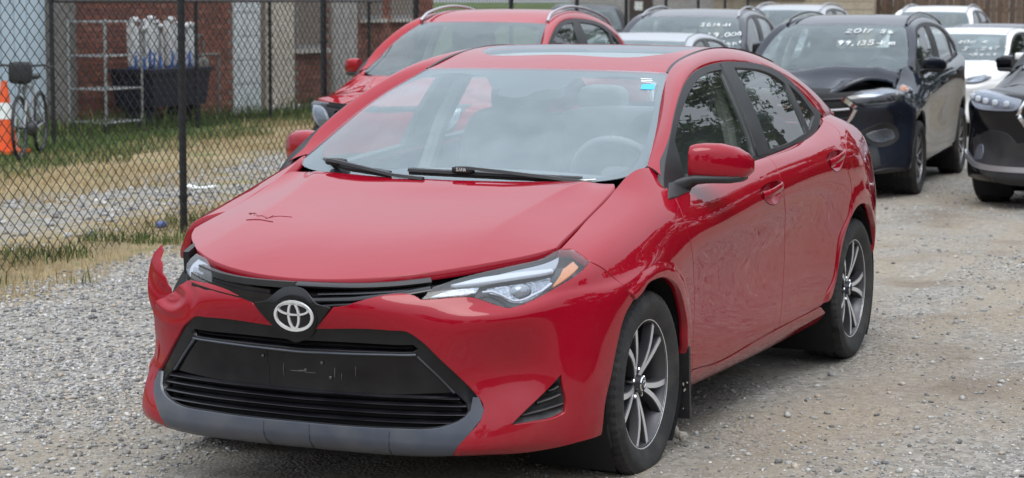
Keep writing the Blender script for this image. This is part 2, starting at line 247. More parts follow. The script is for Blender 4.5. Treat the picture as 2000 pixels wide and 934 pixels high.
class MB:
    """collects simple shapes into one mesh"""
    def __init__(s): s.v = []; s.f = []; s.mi = []; s.m = 0
    def add(s, vs, fs):
        b = len(s.v); s.v += [tuple(map(float, p)) for p in vs]; s.f += [tuple(i + b for i in f) for f in fs]; s.mi += [s.m] * len(fs)
        return s
    def box(s, c, d, R=None, taper=1.0):
        x, y, z = (q / 2 for q in d); vs = []
        for k in (-1, 1):
            t = taper if k > 0 else 1
            for i, j in ((-1, -1), (1, -1), (1, 1), (-1, 1)):
                p = Vector((i * x * t, j * y * t, k * z)); p = R @ p if R else p; vs.append(p + Vector(c))
        return s.add(vs, [(3, 2, 1, 0), (4, 5, 6, 7), (0, 1, 5, 4), (1, 2, 6, 5), (2, 3, 7, 6), (3, 0, 4, 7)])
    def tube(s, path, r, n=8, cap=True):
        P = [Vector(p) for p in path]; rs = r if isinstance(r, (list, tuple)) else [r] * len(P); vs = []; N = None
        for i, p in enumerate(P):
            t = (P[min(i + 1, len(P) - 1)] - P[max(i - 1, 0)]).normalized()
            if N is None: N = t.orthogonal().normalized()
            N = (N - t * N.dot(t)).normalized(); Bn = t.cross(N)
            vs += [p + rs[i] * (math.cos(2 * math.pi * k / n) * N + math.sin(2 * math.pi * k / n) * Bn) for k in range(n)]
        fs = [(i * n + k, i * n + (k + 1) % n, (i + 1) * n + (k + 1) % n, (i + 1) * n + k) for i in range(len(P) - 1) for k in range(n)]
        if cap: fs += [tuple(range(n))[::-1], tuple((len(P) - 1) * n + k for k in range(n))]
        return s.add(vs, fs)
    def sweep(s, path, prof, upv=(0, 0, 1), cap=True):
        """prof: closed list of (side, up) offsets carried along path"""
        P = [Vector(p) for p in path]; n = len(prof); vs = []
        for i, p in enumerate(P):
            t = (P[min(i + 1, len(P) - 1)] - P[max(i - 1, 0)]).normalized()
            u = Vector(upv[i]) if isinstance(upv, list) else Vector(upv)
            sd_ = t.cross(u).normalized(); u2 = sd_.cross(t)
            vs += [p + a * sd_ + b * u2 for a, b in prof]
        fs = [(i * n + k, i * n + (k + 1) % n, (i + 1) * n + (k + 1) % n, (i + 1) * n + k) for i in range(len(P) - 1) for k in range(n)]
        if cap: fs += [tuple(range(n))[::-1], tuple((len(P) - 1) * n + k for k in range(n))]
        return s.add(vs, fs)
    def lathe(s, prof, n=48, R=None, c=(0, 0, 0), a0=0, a1=2 * math.pi):
        """prof: (radius, height) turned round the local z axis"""
        full = abs(a1 - a0 - 2 * math.pi) < 1e-6; m = n if full else n + 1; vs = []
        for i in range(m):
            a = a0 + (a1 - a0) * i / n
            for r, h in prof:
                p = Vector((r * math.cos(a), r * math.sin(a), h)); p = R @ p if R else p; vs.append(p + Vector(c))
        k = len(prof); fs = [(i * k + j, (i + 1) % m * k + j, (i + 1) % m * k + j + 1, i * k + j + 1) for i in range(n) for j in range(k - 1)]
        return s.add(vs, fs)
    def prism(s, poly, M, d):
        """2-D outline, counter-clockwise, raised by d along the local z of matrix M"""
        n = len(poly); vs = [M @ Vector((x, y, 0)) for x, y in poly] + [M @ Vector((x, y, d)) for x, y in poly]
        return s.add(vs, [tuple(range(n))[::-1], tuple(range(n, 2 * n))] + [(i, (i + 1) % n, (i + 1) % n + n, i + n) for i in range(n)])
    def pillow(s, c, d, e=.35, R=None, nu=20, nv=12):
        """rounded box (superellipsoid)"""
        sg = lambda a: math.copysign(abs(a) ** e, a); vs = []
        for j in range(nv + 1):
            b = -math.pi / 2 + math.pi * j / nv
            for i in range(nu):
                a = 2 * math.pi * i / nu
                p = Vector((sg(math.cos(b)) * sg(math.cos(a)) * d[0] / 2, sg(math.cos(b)) * sg(math.sin(a)) * d[1] / 2, sg(math.sin(b)) * d[2] / 2))
                p = R @ p if R else p; vs.append(p + Vector(c))
        return s.add(vs, [(j * nu + i, j * nu + (i + 1) % nu, (j + 1) * nu + (i + 1) % nu, (j + 1) * nu + i) for j in range(nv) for i in range(nu)])
    def build(s, name, mats, parent=None, sharp=35, smooth=True):
        me = bpy.data.meshes.new(name); me.from_pydata(s.v, [], s.f)
        for m in (mats if isinstance(mats, (list, tuple)) else [mats]): me.materials.append(m)
        me.polygons.foreach_set('material_index', s.mi)
        if smooth:
            me.polygons.foreach_set('use_smooth', [True] * len(me.polygons)); me.set_sharp_from_angle(angle=math.radians(sharp))
        me.update()
        return link(bpy.data.objects.new(name, me), parent)

def dup(o, parent=None):
    c = o.copy(); col.objects.link(c)
    if parent is not None: c.parent = parent
    for ch in list(o.children): dup(ch, c)
    return c

# ---------- materials ----------
MATS = {}
def mat(name, c, rough=.5, metal=0., coat=0., spec=.5, bump=0., bscale=60., vary=0., vscale=8., dirt=None, dirt_amt=.5, dscale=3., coat_rough=.03, emit=None, ior=None):
    if name in MATS: return MATS[name]
    m = bpy.data.materials.new(name); m.use_nodes = True; n = m.node_tree.nodes; l = m.node_tree.links; p = n['Principled BSDF']
    p.inputs['Base Color'].default_value = (*c, 1); p.inputs['Roughness'].default_value = rough; p.inputs['Metallic'].default_value = metal
    p.inputs['Coat Weight'].default_value = coat; p.inputs['Coat Roughness'].default_value = coat_rough; p.inputs['Specular IOR Level'].default_value = spec
    if ior: p.inputs['IOR'].default_value = ior
    tc = n.new('ShaderNodeTexCoord'); cur = None
    def noise(sc, det=6):
        t = n.new('ShaderNodeTexNoise'); t.inputs['Scale'].default_value = sc; t.inputs['Detail'].default_value = det; l.new(tc.outputs['Object'], t.inputs['Vector']); return t
    def ramp(src, lo, hi):
        r = n.new('ShaderNodeMapRange'); r.inputs[1].default_value = lo; r.inputs[2].default_value = hi; l.new(src, r.inputs[0]); return r.outputs[0]
    if vary:
        t = noise(vscale); mx = n.new('ShaderNodeMix'); mx.data_type = 'RGBA'
        mx.inputs[6].default_value = (*[q * (1 - vary) for q in c], 1); mx.inputs[7].default_value = (*[min(1, q * (1 + vary)) for q in c], 1)
        l.new(ramp(t.outputs[0], .3, .7), mx.inputs[0]); cur = mx.outputs[2]
    if dirt:
        t = noise(dscale, 10); mx = n.new('ShaderNodeMix'); mx.data_type = 'RGBA'; mu = n.new('ShaderNodeMath'); mu.operation = 'MULTIPLY'; mu.inputs[1].default_value = dirt_amt
        l.new(ramp(t.outputs[0], .42, .75), mu.inputs[0]); l.new(mu.outputs[0], mx.inputs[0])
        if cur: l.new(cur, mx.inputs[6])
        else: mx.inputs[6].default_value = (*c, 1)
        mx.inputs[7].default_value = (*dirt, 1); cur = mx.outputs[2]
        rr = n.new('ShaderNodeMath'); rr.operation = 'MULTIPLY_ADD'; l.new(mu.outputs[0], rr.inputs[0]); rr.inputs[1].default_value = .5; rr.inputs[2].default_value = rough; l.new(rr.outputs[0], p.inputs['Roughness'])
    if cur: l.new(cur, p.inputs['Base Color'])
    if bump:
        t = noise(bscale, 8); b = n.new('ShaderNodeBump'); b.inputs['Strength'].default_value = bump; b.inputs['Distance'].default_value = .01; l.new(t.outputs[0], b.inputs['Height']); l.new(b.outputs[0], p.inputs['Normal'])
    if emit: p.inputs['Emission Color'].default_value = (*emit[0], 1); p.inputs['Emission Strength'].default_value = emit[1]
    MATS[name] = m
    return m

def car_paint(name, c, metal=.0, rough=.35, dust=(.30, .27, .23), dust_amt=.10):
    """clear-coated paint with a film of road dust low on the panels and fine specks all over"""
    if name in MATS: return MATS[name]
    m = bpy.data.materials.new(name); m.use_nodes = True; n = m.node_tree.nodes; l = m.node_tree.links; p = n['Principled BSDF']
    tc = n.new('ShaderNodeTexCoord'); sx = n.new('ShaderNodeSeparateXYZ'); l.new(tc.outputs['Object'], sx.inputs[0])
    low = n.new('ShaderNodeMapRange'); low.inputs[1].default_value = .62; low.inputs[2].default_value = .18; l.new(sx.outputs[2], low.inputs[0])
    t = n.new('ShaderNodeTexNoise'); t.inputs['Scale'].default_value = 5; t.inputs['Detail'].default_value = 12; t.inputs['Roughness'].default_value = .7; l.new(tc.outputs['Object'], t.inputs['Vector'])
    r1 = n.new('ShaderNodeMapRange'); r1.inputs[1].default_value = .35; r1.inputs[2].default_value = .75; l.new(t.outputs[0], r1.inputs[0])
    mu = n.new('ShaderNodeMath'); mu.operation = 'MULTIPLY'; l.new(low.outputs[0], mu.inputs[0]); l.new(r1.outputs[0], mu.inputs[1])
    mu2 = n.new('ShaderNodeMath'); mu2.operation = 'MULTIPLY'; l.new(mu.outputs[0], mu2.inputs[0]); mu2.inputs[1].default_value = dust_amt
    sp = n.new('ShaderNodeTexNoise'); sp.inputs['Scale'].default_value = 260; sp.inputs['Detail'].default_value = 2; l.new(tc.outputs['Object'], sp.inputs['Vector'])
    r2 = n.new('ShaderNodeMapRange'); r2.inputs[1].default_value = .70; r2.inputs[2].default_value = .78; r2.inputs[4].default_value = .12; l.new(sp.outputs[0], r2.inputs[0])
    ad = n.new('ShaderNodeMath'); ad.operation = 'MAXIMUM'; l.new(mu2.outputs[0], ad.inputs[0]); l.new(r2.outputs[0], ad.inputs[1])
    mx = n.new('ShaderNodeMix'); mx.data_type = 'RGBA'; mx.inputs[6].default_value = (*c, 1); mx.inputs[7].default_value = (*dust, 1); l.new(ad.outputs[0], mx.inputs[0]); l.new(mx.outputs[2], p.inputs['Base Color'])
    p.inputs['Metallic'].default_value = metal; p.inputs['Roughness'].default_value = rough; p.inputs['Coat Weight'].default_value = 1; p.inputs['Coat IOR'].default_value = 1.46; p.inputs['Specular IOR Level'].default_value = .0
    cr = n.new('ShaderNodeMath'); cr.operation = 'MULTIPLY_ADD'; l.new(mu2.outputs[0], cr.inputs[0]); cr.inputs[1].default_value = .35; cr.inputs[2].default_value = .02; l.new(cr.outputs[0], p.inputs['Coat Roughness'])
    wv = n.new('ShaderNodeTexNoise'); wv.inputs['Scale'].default_value = 9; wv.inputs['Detail'].default_value = 1; l.new(tc.outputs['Object'], wv.inputs['Vector'])
    b = n.new('ShaderNodeBump'); b.inputs['Strength'].default_value = .035; b.inputs['Distance'].default_value = .02; l.new(wv.outputs[0], b.inputs['Height']); l.new(b.outputs[0], p.inputs['Coat Normal'])
    MATS[name] = m
    return m

def glass(name, tint, ior=1.55, rough=0., film_amt=.02, mirror=(1, 1, 1)):
    """one sheet of glass: mirror by Fresnel over a tinted see-through"""
    if name in MATS: return MATS[name]
    m = bpy.data.materials.new(name); m.use_nodes = True; n = m.node_tree.nodes; l = m.node_tree.links; n.clear()
    out = n.new('ShaderNodeOutputMaterial'); mx = n.new('ShaderNodeMixShader'); tr_ = n.new('ShaderNodeBsdfTransparent'); gl = n.new('ShaderNodeBsdfGlossy'); fr = n.new('ShaderNodeFresnel')
    tr_.inputs[0].default_value = (*tint, 1); gl.inputs[0].default_value = (*mirror, 1); gl.inputs['Roughness'].default_value = rough; geo = n.new('ShaderNodeNewGeometry'); iv = n.new('ShaderNodeMapRange'); iv.inputs[3].default_value = ior; iv.inputs[4].default_value = 1 / ior; l.new(geo.outputs['Backfacing'], iv.inputs[0]); l.new(iv.outputs[0], fr.inputs[0])      # the same thin sheet from either side
    tc = n.new('ShaderNodeTexCoord'); wv = n.new('ShaderNodeTexNoise'); wv.inputs['Scale'].default_value = 6; wv.inputs['Detail'].default_value = 1; l.new(tc.outputs['Object'], wv.inputs['Vector'])
    b = n.new('ShaderNodeBump'); b.inputs['Strength'].default_value = .03; b.inputs['Distance'].default_value = .02; l.new(wv.outputs[0], b.inputs['Height']); l.new(b.outputs[0], gl.inputs['Normal'])
    df = n.new('ShaderNodeBsdfDiffuse'); df.inputs[0].default_value = (.55, .58, .57, 1); film = n.new('ShaderNodeMixShader'); dn = n.new('ShaderNodeTexNoise'); dn.inputs['Scale'].default_value = 7; dn.inputs['Detail'].default_value = 10; l.new(tc.outputs['Object'], dn.inputs['Vector'])
    dr = n.new('ShaderNodeMapRange'); dr.inputs[1].default_value = .3; dr.inputs[2].default_value = .75; dr.inputs[3].default_value = film_amt * .5; dr.inputs[4].default_value = film_amt * 1.5; l.new(dn.outputs[0], dr.inputs[0]); l.new(dr.outputs[0], film.inputs[0])
    l.new(tr_.outputs[0], film.inputs[1]); l.new(df.outputs[0], film.inputs[2])
    l.new(fr.outputs[0], mx.inputs[0]); l.new(film.outputs[0], mx.inputs[1]); l.new(gl.outputs[0], mx.inputs[2]); l.new(mx.outputs[0], out.inputs[0])
    MATS[name] = m
    return m

# ---------- panels cut from a surface ----------
class Bent:
    """a surface seen through a bending function"""
    def __init__(s, S, F):
        s.S, s.F = S, F
        for a in ('nc', 'nr', 'p'):
            if hasattr(S, a): setattr(s, a, getattr(S, a))
    def at(s, a, b): return s.F(s.S.at(a, b))
    def frame(s, a, b):
        a = np.atleast_1d(np.asarray(a, float)); b = np.atleast_1d(np.asarray(b, float)); e = .002 if not hasattr(s, 'nc') else .02
        if hasattr(s, 'nc'):
            a0, a1 = np.maximum(a - e, 0), np.minimum(a + e, s.nc - 1); b0, b1 = np.maximum(b - e, 0), np.minimum(b + e, s.nr - 1)
            n = np.cross(s.at(a1, b) - s.at(a0, b), s.at(a, b1) - s.at(a, b0))
        else: n = np.cross(s.at(a + e, b) - s.at(a - e, b), s.at(a, b + e) - s.at(a, b - e))
        return s.at(a, b), n / np.maximum(np.linalg.norm(n, axis=1), 1e-12)[:, None]

def metric(S):
    if not hasattr(S, 'nc'): return None
    if not hasattr(S, 'mt'):
        p = S.F(S.p.reshape(-1, 3)).reshape(S.p.shape) if isinstance(S, Bent) else S.p
        dc = np.linalg.norm(np.diff(p, axis=0), axis=2).mean(1); dr = np.linalg.norm(np.diff(p, axis=1), axis=2).mean(0)
        S.mt = (np.concatenate([[0], np.cumsum(dc)]), np.concatenate([[0], np.cumsum(dr)]))
    return S.mt
def to_m(S, P):
    mt = metric(S); P = np.asarray(P, float)
    return P if mt is None else np.stack([np.interp(P[:, 0], np.arange(len(mt[0])), mt[0]), np.interp(P[:, 1], np.arange(len(mt[1])), mt[1])], 1)
def from_m(S, P):
    mt = metric(S); P = np.asarray(P, float)
    return P if mt is None else np.stack([np.interp(P[:, 0], mt[0], np.arange(len(mt[0]))), np.interp(P[:, 1], mt[1], np.arange(len(mt[1])))], 1)

def smooth_loop(pts, cor, step):
    n = len(pts); out = []
    for i in range(n):
        p0, p1, p2, p3 = pts[i-1], pts[i], pts[(i+1) % n], pts[(i+2) % n]
        d01, d12, d23 = (max(np.linalg.norm(b - a), 1e-6) for a, b in ((p0, p1), (p1, p2), (p2, p3)))
        m1 = (p2 - p1) if cor[i] else d12 * ((p1 - p0) / d01 * d12 + (p2 - p1) / d12 * d01) / (d01 + d12)
        m2 = (p2 - p1) if cor[(i+1) % n] else d12 * ((p2 - p1) / d12 * d23 + (p3 - p2) / d23 * d12) / (d12 + d23)
        k = max(1, int(round(d12 / step)))
        for j in range(k):
            t = j / k
            out.append((2*t**3 - 3*t*t + 1) * p1 + (t**3 - 2*t*t + t) * m1 + (-2*t**3 + 3*t*t) * p2 + (t**3 - t*t) * m2)
    return np.array(out)
def area2(P): x, y = P[:, 0], P[:, 1]; return (x * np.roll(y, -1) - np.roll(x, -1) * y).sum()
def inside(P, L):
    x, y = P[:, 0][:, None], P[:, 1][:, None]; a = L; b = np.roll(L, -1, 0)
    c = ((a[:, 1] > y) != (b[:, 1] > y)) & (x < (b[:, 0] - a[:, 0]) * (y - a[:, 1]) / np.where(b[:, 1] == a[:, 1], 1e-9, b[:, 1] - a[:, 1]) + a[:, 0])
    return c.sum(1) % 2 == 1
def grow(L, d):
    """move a counter-clockwise loop outward by d"""
    e = np.roll(L, -1, 0) - L; e /= np.maximum(np.linalg.norm(e, axis=1), 1e-9)[:, None]
    nrm = np.stack([e[:, 1], -e[:, 0]], 1); q = nrm + np.roll(nrm, 1, 0); ln = np.linalg.norm(q, axis=1); q /= np.maximum(ln, .5)[:, None]
    return L + q * d

def loop_of(S, outline, step):
    P = to_m(S, [(a[0], a[1]) for a in outline]); L = smooth_loop(P, [len(a) > 2 for a in outline], step)
    return L if area2(L) > 0 else L[::-1]

def panel(name, S, outline, m, parent, holes=(), off=0., gap=.0022, depth=.014, step=.028, flip=False, dish=None, sgn=1, fold=True):
    """a sheet-metal panel: the outline cut from surface S, its edges folded inward by depth"""
    L = grow(loop_of(S, outline, step), -gap); loops = [L] + [grow(loop_of(S, h, step), gap)[::-1] for h in holes]
    lo, hi = L.min(0), L.max(0); gx = np.arange(lo[0] + step / 2, hi[0], step); gy = np.arange(lo[1] + step / 2, hi[1], step)
    Gd = np.stack(np.meshgrid(gx, gy), -1).reshape(-1, 2)
    Gd[:, 0] += (np.round((Gd[:, 1] - lo[1]) / step).astype(int) % 2) * step * .5
    bp = np.concatenate(loops)
    if len(Gd):
        ok = inside(Gd, L)
        for h in loops[1:]: ok &= ~inside(Gd, h)
        Gd = Gd[ok]
    if len(Gd):
        d = np.min(np.linalg.norm(Gd[:, None] - bp[None], axis=2), axis=1); Gd = Gd[d > step * .55]
    pts = np.concatenate([bp, Gd]) if len(Gd) else bp
    edges = []; b0 = 0
    for q in loops: edges += [(b0 + i, b0 + (i + 1) % len(q)) for i in range(len(q))]; b0 += len(q)
    r = delaunay_2d_cdt([Vector(p) for p in pts], edges, [], 0, 1e-7)
    V2 = np.array([tuple(p) for p in r[0]]); F = np.array([f for f in r[2] if len(f) == 3]); orig = r[3]
    cen = V2[F].mean(1); ok = inside(cen, L)
    for h in loops[1:]: ok &= ~inside(cen, h)
    F = F[ok]; q = V2[F]; ar = (q[:, 1, 0] - q[:, 0, 0]) * (q[:, 2, 1] - q[:, 0, 1]) - (q[:, 2, 0] - q[:, 0, 0]) * (q[:, 1, 1] - q[:, 0, 1])
    F = np.where((ar < 0)[:, None], F[:, ::-1], F)
    sv = from_m(S, V2); P, N = S.frame(sv[:, 0], sv[:, 1]); N = N * sgn
    if sgn < 0: F = F[:, ::-1]
    P = P + N * off
    if dish is not None:
        P = P + N * dish(V2, L)[:, None]; fn = np.cross(P[F[:, 1]] - P[F[:, 0]], P[F[:, 2]] - P[F[:, 0]]); N2 = np.zeros_like(P)
        for k in range(3): np.add.at(N2, F[:, k], fn)
        ln = np.linalg.norm(N2, axis=1); N = np.where((ln > 1e-12)[:, None], N2 / np.maximum(ln, 1e-12)[:, None], N)
    verts = [P]; norms = [N]; faces = [tuple(f) for f in F]; nb = len(P)
    if fold:
        idx = {}
        for i, o_ in enumerate(orig):
            for k in o_: idx[k] = i
        b0 = 0
        for qi, q in enumerate(loops):
            k = len(q); ii = [idx.get(b0 + i, None) for i in range(k)]; b0 += k
            if any(a is None for a in ii): continue
            Pb, Nb = P[ii], N[ii]; t = np.roll(Pb, -1, 0) - np.roll(Pb, 1, 0); t /= np.maximum(np.linalg.norm(t, axis=1), 1e-9)[:, None]
            o2 = np.cross(t, Nb) * sgn; o2 /= np.maximum(np.linalg.norm(o2, axis=1), 1e-9)[:, None]
            r_ = .003; na = Nb * .7 + o2 * .7; na /= np.linalg.norm(na, axis=1)[:, None]
            A = Pb + o2 * r_ * .6 - Nb * r_ * .5; Bq = Pb + o2 * r_ * .8 - Nb * depth
            verts += [Pb, A, Bq]; norms += [Nb, na, o2]
            for a, b in ((0, 1), (1, 2)):
                for i in range(k):
                    j = (i + 1) % k; fc = (nb + a * k + i, nb + b * k + i, nb + b * k + j, nb + a * k + j)
                    faces.append(fc if sgn > 0 else fc[::-1])
            nb += 3 * k
    P = np.concatenate(verts); N = np.concatenate(norms)
    if flip: P = P * [1, -1, 1]; N = N * [1, -1, 1]; faces = [f[::-1] for f in faces]
    return mesh_n(name, P, N, faces, m, parent)

def mesh_n(name, P, N, faces, m, parent):
    me = bpy.data.meshes.new(name); me.from_pydata(P.tolist(), [], faces); me.materials.append(m)
    me.polygons.foreach_set('use_smooth', [True] * len(me.polygons)); me.update()
    me.normals_split_custom_set_from_vertices(N.tolist())
    return link(bpy.data.objects.new(name, me), parent)

def sheet(name, S, m, parent, nu, nv, s=None, v=None, off=0., keep=None, sgn=1, flip=False):
    """the whole of a surface (or a range of it) as one smooth sheet"""
    a = np.linspace(*(s or (0, S.nc - 1)), nu); b = np.linspace(*(v or (0, S.nr - 1)), nv)
    g = np.stack(np.meshgrid(a, b, indexing='ij'), -1).reshape(-1, 2); P, N = S.frame(g[:, 0], g[:, 1]); N = N * sgn; P = P + N * off
    fs = [(i * nv + j, (i + 1) * nv + j, (i + 1) * nv + j + 1, i * nv + j + 1) for i in range(nu - 1) for j in range(nv - 1)]
    if sgn < 0: fs = [f[::-1] for f in fs]
    if keep is not None: fs = [f for f in fs if keep(P[list(f)].mean(0))]
    if flip: P = P * [1, -1, 1]; N = N * [1, -1, 1]; fs = [f[::-1] for f in fs]
    return mesh_n(name, P, N, fs, m, parent)

def rect(s0, s1, v0, v1): return [(s0, v0, 1), (s1, v0, 1), (s1, v1, 1), (s0, v1, 1)]
# ================= materials shared by the cars =================
RED = car_paint('red_paint', (.275, .003, .014), metal=0., rough=.5)
BLACK_GLOSS = mat('black_gloss', (.006, .006, .008), .14, spec=.35, coat=.12, dirt=(.07, .07, .07), dirt_amt=.12, dscale=9)
BLACK_TRIM = mat('black_trim', (.016, .016, .018), .42, bump=.08, bscale=300, dirt=(.09, .085, .08), dirt_amt=.25, dscale=6)
DARK_IN = mat('dark_inside', (.006, .006, .007), .8)
GREY_TRIM = mat('grey_trim', (.045, .054, .075), .30, coat=.35, bump=.05, bscale=220, dirt=(.14, .135, .13), dirt_amt=.4, dscale=7, coat_rough=.2)
RUBBER = mat('tyre_rubber', (.020, .020, .021), .75, bump=.25, bscale=120, dirt=(.14, .13, .11), dirt_amt=.28, dscale=14)
ALLOY = mat('machined_alloy', (.66, .66, .67), .30, metal=.35)
ALLOY_DARK = mat('dark_alloy', (.10, .10, .11), .38, metal=.8, dirt=(.10, .09, .08), dirt_amt=.4, dscale=10)
CHROME = mat('chrome', (.80, .80, .82), .10, metal=1.)
SILVER = mat('silver_plastic', (.60, .61, .63), .25, coat=.6)
WHITE_PAINT = mat('white_marker', (.80, .82, .82), .7)
DISC = mat('brake_steel', (.30, .28, .26), .45, metal=.9)
AMBER = mat('amber_lens', (.50, .15, .02), .12, coat=.8, bump=.3, bscale=160)
LAMP_CLEAR = glass('lamp_lens', (.93, .95, .97), 1.5)
LAMP_BOWL = mat('lamp_reflector', (.26, .28, .32), .18, metal=.9, bump=.5, bscale=90)
LAMP_GREY = mat('lamp_bezel', (.24, .26, .30), .25, coat=.4)
LAMP_WHITE = mat('lamp_light_bar', (.44, .47, .52), .22, coat=.5)
SCREEN_GLASS = glass('screen_glass', (.84, .90, .89), 2.3, film_amt=.03, mirror=(.86, .98, 1.03))
SIDE_GLASS = glass('side_glass', (.72, .78, .76), 1.65)
FRIT = mat('frit_black', (.03, .03, .035), .35)
CLOTH = mat('seat_cloth', (.17, .175, .18), .9, bump=.2, bscale=200)
DASH_M = mat('dash_plastic', (.16, .165, .17), .6, bump=.1, bscale=300)
LINER = mat('headliner', (.34, .34, .33), .9)
FILM = glass('glare_film', (.985, .99, .99), 1.01, film_amt=.11)  # pale film added to lighten the windscreen like veiling glare
RED_LAMP = mat('tail_lamp_red', (.42, .01, .012), .1, coat=1)
BLUE_STICKER = mat('blue_sticker', (.05, .42, .70), .6)
PAPER = mat('paper_white', (.75, .77, .75), .8)
DRIED_MUD = mat('dried_mud', (.34, .31, .27), .95, bump=.5, bscale=80)

def wheel_meshes(tag_, R, rr, wd, spoke_kind, face_m, dark_m):
    """tyre, rim and everything on the wheel; outer side towards +y. returns a builder of one wheel"""
    Ry = Matrix.Rotation(-math.pi / 2, 3, 'X')      # local z -> +y
    mb = MB(); w = wd / 2; rb = rr + .004; n = 96
    prof = [(rb - .012, -w * .80), (rb + .004, -w * .88), (rb + .022, -w * .97), (rb + (R - rb) * .45, -w * 1.02), (R - .022, -w * .98), (R - .008, -w * .90), (R - .001, -w * .78)]
    for g in (-.45, -.0, .45): prof += [(R, w * (g - .16)), (R, w * (g - .055)), (R - .008, w * (g - .05)), (R - .008, w * (g + .05)), (R, w * (g + .055)), (R, w * (g + .16))]
    prof += [(R - .001, w * .78), (R - .008, w * .90), (R - .022, w * .98), (rb + (R - rb) * .62, w * 1.03), (rb + (R - rb) * .45, w * 1.025), (rb + .022, w * .97), (rb + .004, w * .88), (rb - .012, w * .80)]
    b0 = len(mb.v); mb.lathe(prof, n * 2, Ry); k = len(prof)
    for i in range(n * 2):                       # shoulder blocks: every third slice of the outer ribs is a sipe
        if i % 3 == 0:
            for j in range(k):
                r0, h = prof[j]
                if r0 > R - .024 and abs(h) > w * .62:
                    p = Vector(mb.v[b0 + i * k + j]); s_ = (r0 - .004) / r0; mb.v[b0 + i * k + j] = (p.x * s_, p.y, p.z * s_)
    lift = R - .016
    mb.v = [(x, y * (1 + .05 * max(0, -z - R * .8) / (R * .2)), max(z, -lift - .004 + .003 * math.sin(x * 90))) for x, y, z in mb.v]
    tyre = mb.build('tyre', RUBBER, sharp=28)
    mb = MB(); yo = w * .80
    mb.lathe([(rr - .03, -w * .8), (rr + .002, -w * .86), (rr + .002, -w * .80), (rr - .022, -w * .6), (rr - .026, .3 * w), (rr - .012, yo - .012), (rr - .006, yo - .002)], 64, Ry)
    rim = mb.build('rim', dark_m)
    mb = MB(); mb.lathe([(rr - .006, yo - .006), (rr - .004, yo + .003), (rr + .002, yo + .004), (rr + .005, yo + .001), (rr + .005, yo - .01)], 72, Ry); lip = mb.build('rim_lip', face_m)
    mb = MB(); mb.lathe([(.045, -.02), (.15, -.02), (.15, -.035)], 40, Ry); mb.box((.11, -.03, .06), (.07, .05, .12)); disc = mb.build('brake_disc', DISC)
    mb = MB(); mb.lathe([(.0, yo - .085), (rr - .03, yo - .085)], 40, Ry); back = mb.build('wheel_back', DARK_IN)
    spokes = []
    def spoke(a_in, a_out, w_in, w_out, name='spoke'):
        mb = MB(); pts = []
        for t in np.linspace(0, 1, 7):
            r_ = .030 + (rr - .006 - .030) * t; a = a_in + (a_out - a_in) * (t ** 1.25); ww = w_in + (w_out - w_in) * t
            y_ = yo - .030 + .024 * t + .008 * math.sin(math.pi * t)
            rd = Vector((math.cos(a), 0, math.sin(a))); tn = Vector((-math.sin(a), 0, math.cos(a)))
            pts.append((rd * r_, tn, ww, y_))
        vs = []; fs = []; mi = []
        for c_, tn, ww, y_ in pts:
            for o, dy in ((-ww * .62, -.030), (-ww * .5, -.002), (-ww * .36, .001), (ww * .36, .001), (ww * .5, -.002), (ww * .62, -.030)):
                p = c_ + tn * o; vs.append((p.x, y_ + dy, p.z))
        for i in range(6):
            for j in range(5):
                fs.append((i*6 + j, (i+1)*6 + j, (i+1)*6 + j + 1, i*6 + j + 1)); mi.append(0 if j == 2 else 1)
        fs = [f[::-1] for f in fs]
        mb.v = vs; mb.f = fs; mb.mi = mi
        return mb.build(name, [face_m, dark_m], sharp=20)
    if spoke_kind == 'pairs':
        for k_ in range(5):
            a = math.radians(-88 + 72 * k_)
            for sg in (-1, 1): spokes.append(spoke(a + sg * .09, a + sg * .235, .020, .029))
    else:
        for k_ in range(spoke_kind): a = 2 * math.pi * k_ / spoke_kind + .3; spokes.append(spoke(a, a, .030, .044 if spoke_kind < 8 else .028))
    mb = MB(); mb.lathe([(0, yo - .006), (.022, yo - .007), (.029, yo - .011), (.030, yo - .03), (.034, yo - .032), (.036, yo - .06)], 32, Ry); cap = mb.build('hub_cap', ALLOY_DARK)
    mb = MB(); mb.lathe([(.019, yo - .0055), (.0225, yo - .0045), (.026, yo - .008)], 28, Ry)
    mb.tube([(-.012, yo - .003, 0), (0, yo - .003, .012), (.012, yo - .003, 0), (0, yo - .003, -.012), (-.012, yo - .003, 0)], .0018, 5, False); badge = mb.build('cap_badge', CHROME)
    nuts = []
    for k_ in range(5):
        a = math.radians(-52 + 72 * k_); mb = MB(); mb.lathe([(0, yo - .018), (.006, yo - .019), (.0085, yo - .024), (.009, yo - .06)], 6, Ry, (.050 * math.cos(a), 0, .050 * math.sin(a))); nuts.append(mb.build('lug_nut', CHROME))
    parts = [tyre, lip, disc, back, cap] + spokes + nuts; badge.parent = cap
    for o in parts: o.parent = rim
    # the wheel itself is the rim; everything else hangs on it, caps one level deeper would be a fourth level
    badge.parent = rim
    return rim

FRONT_ARCH = (0.0, .305, .372); REAR_ARCH = (-2.70, .300, .372)

def full(outline, side=1, mid=MID):
    """a traced half outline (columns counted from the nose) on the whole-body surface"""
    return [((mid + side * a[0], a[1]) + tuple(a[2:])) for a in outline]

def Ibend(P): return P
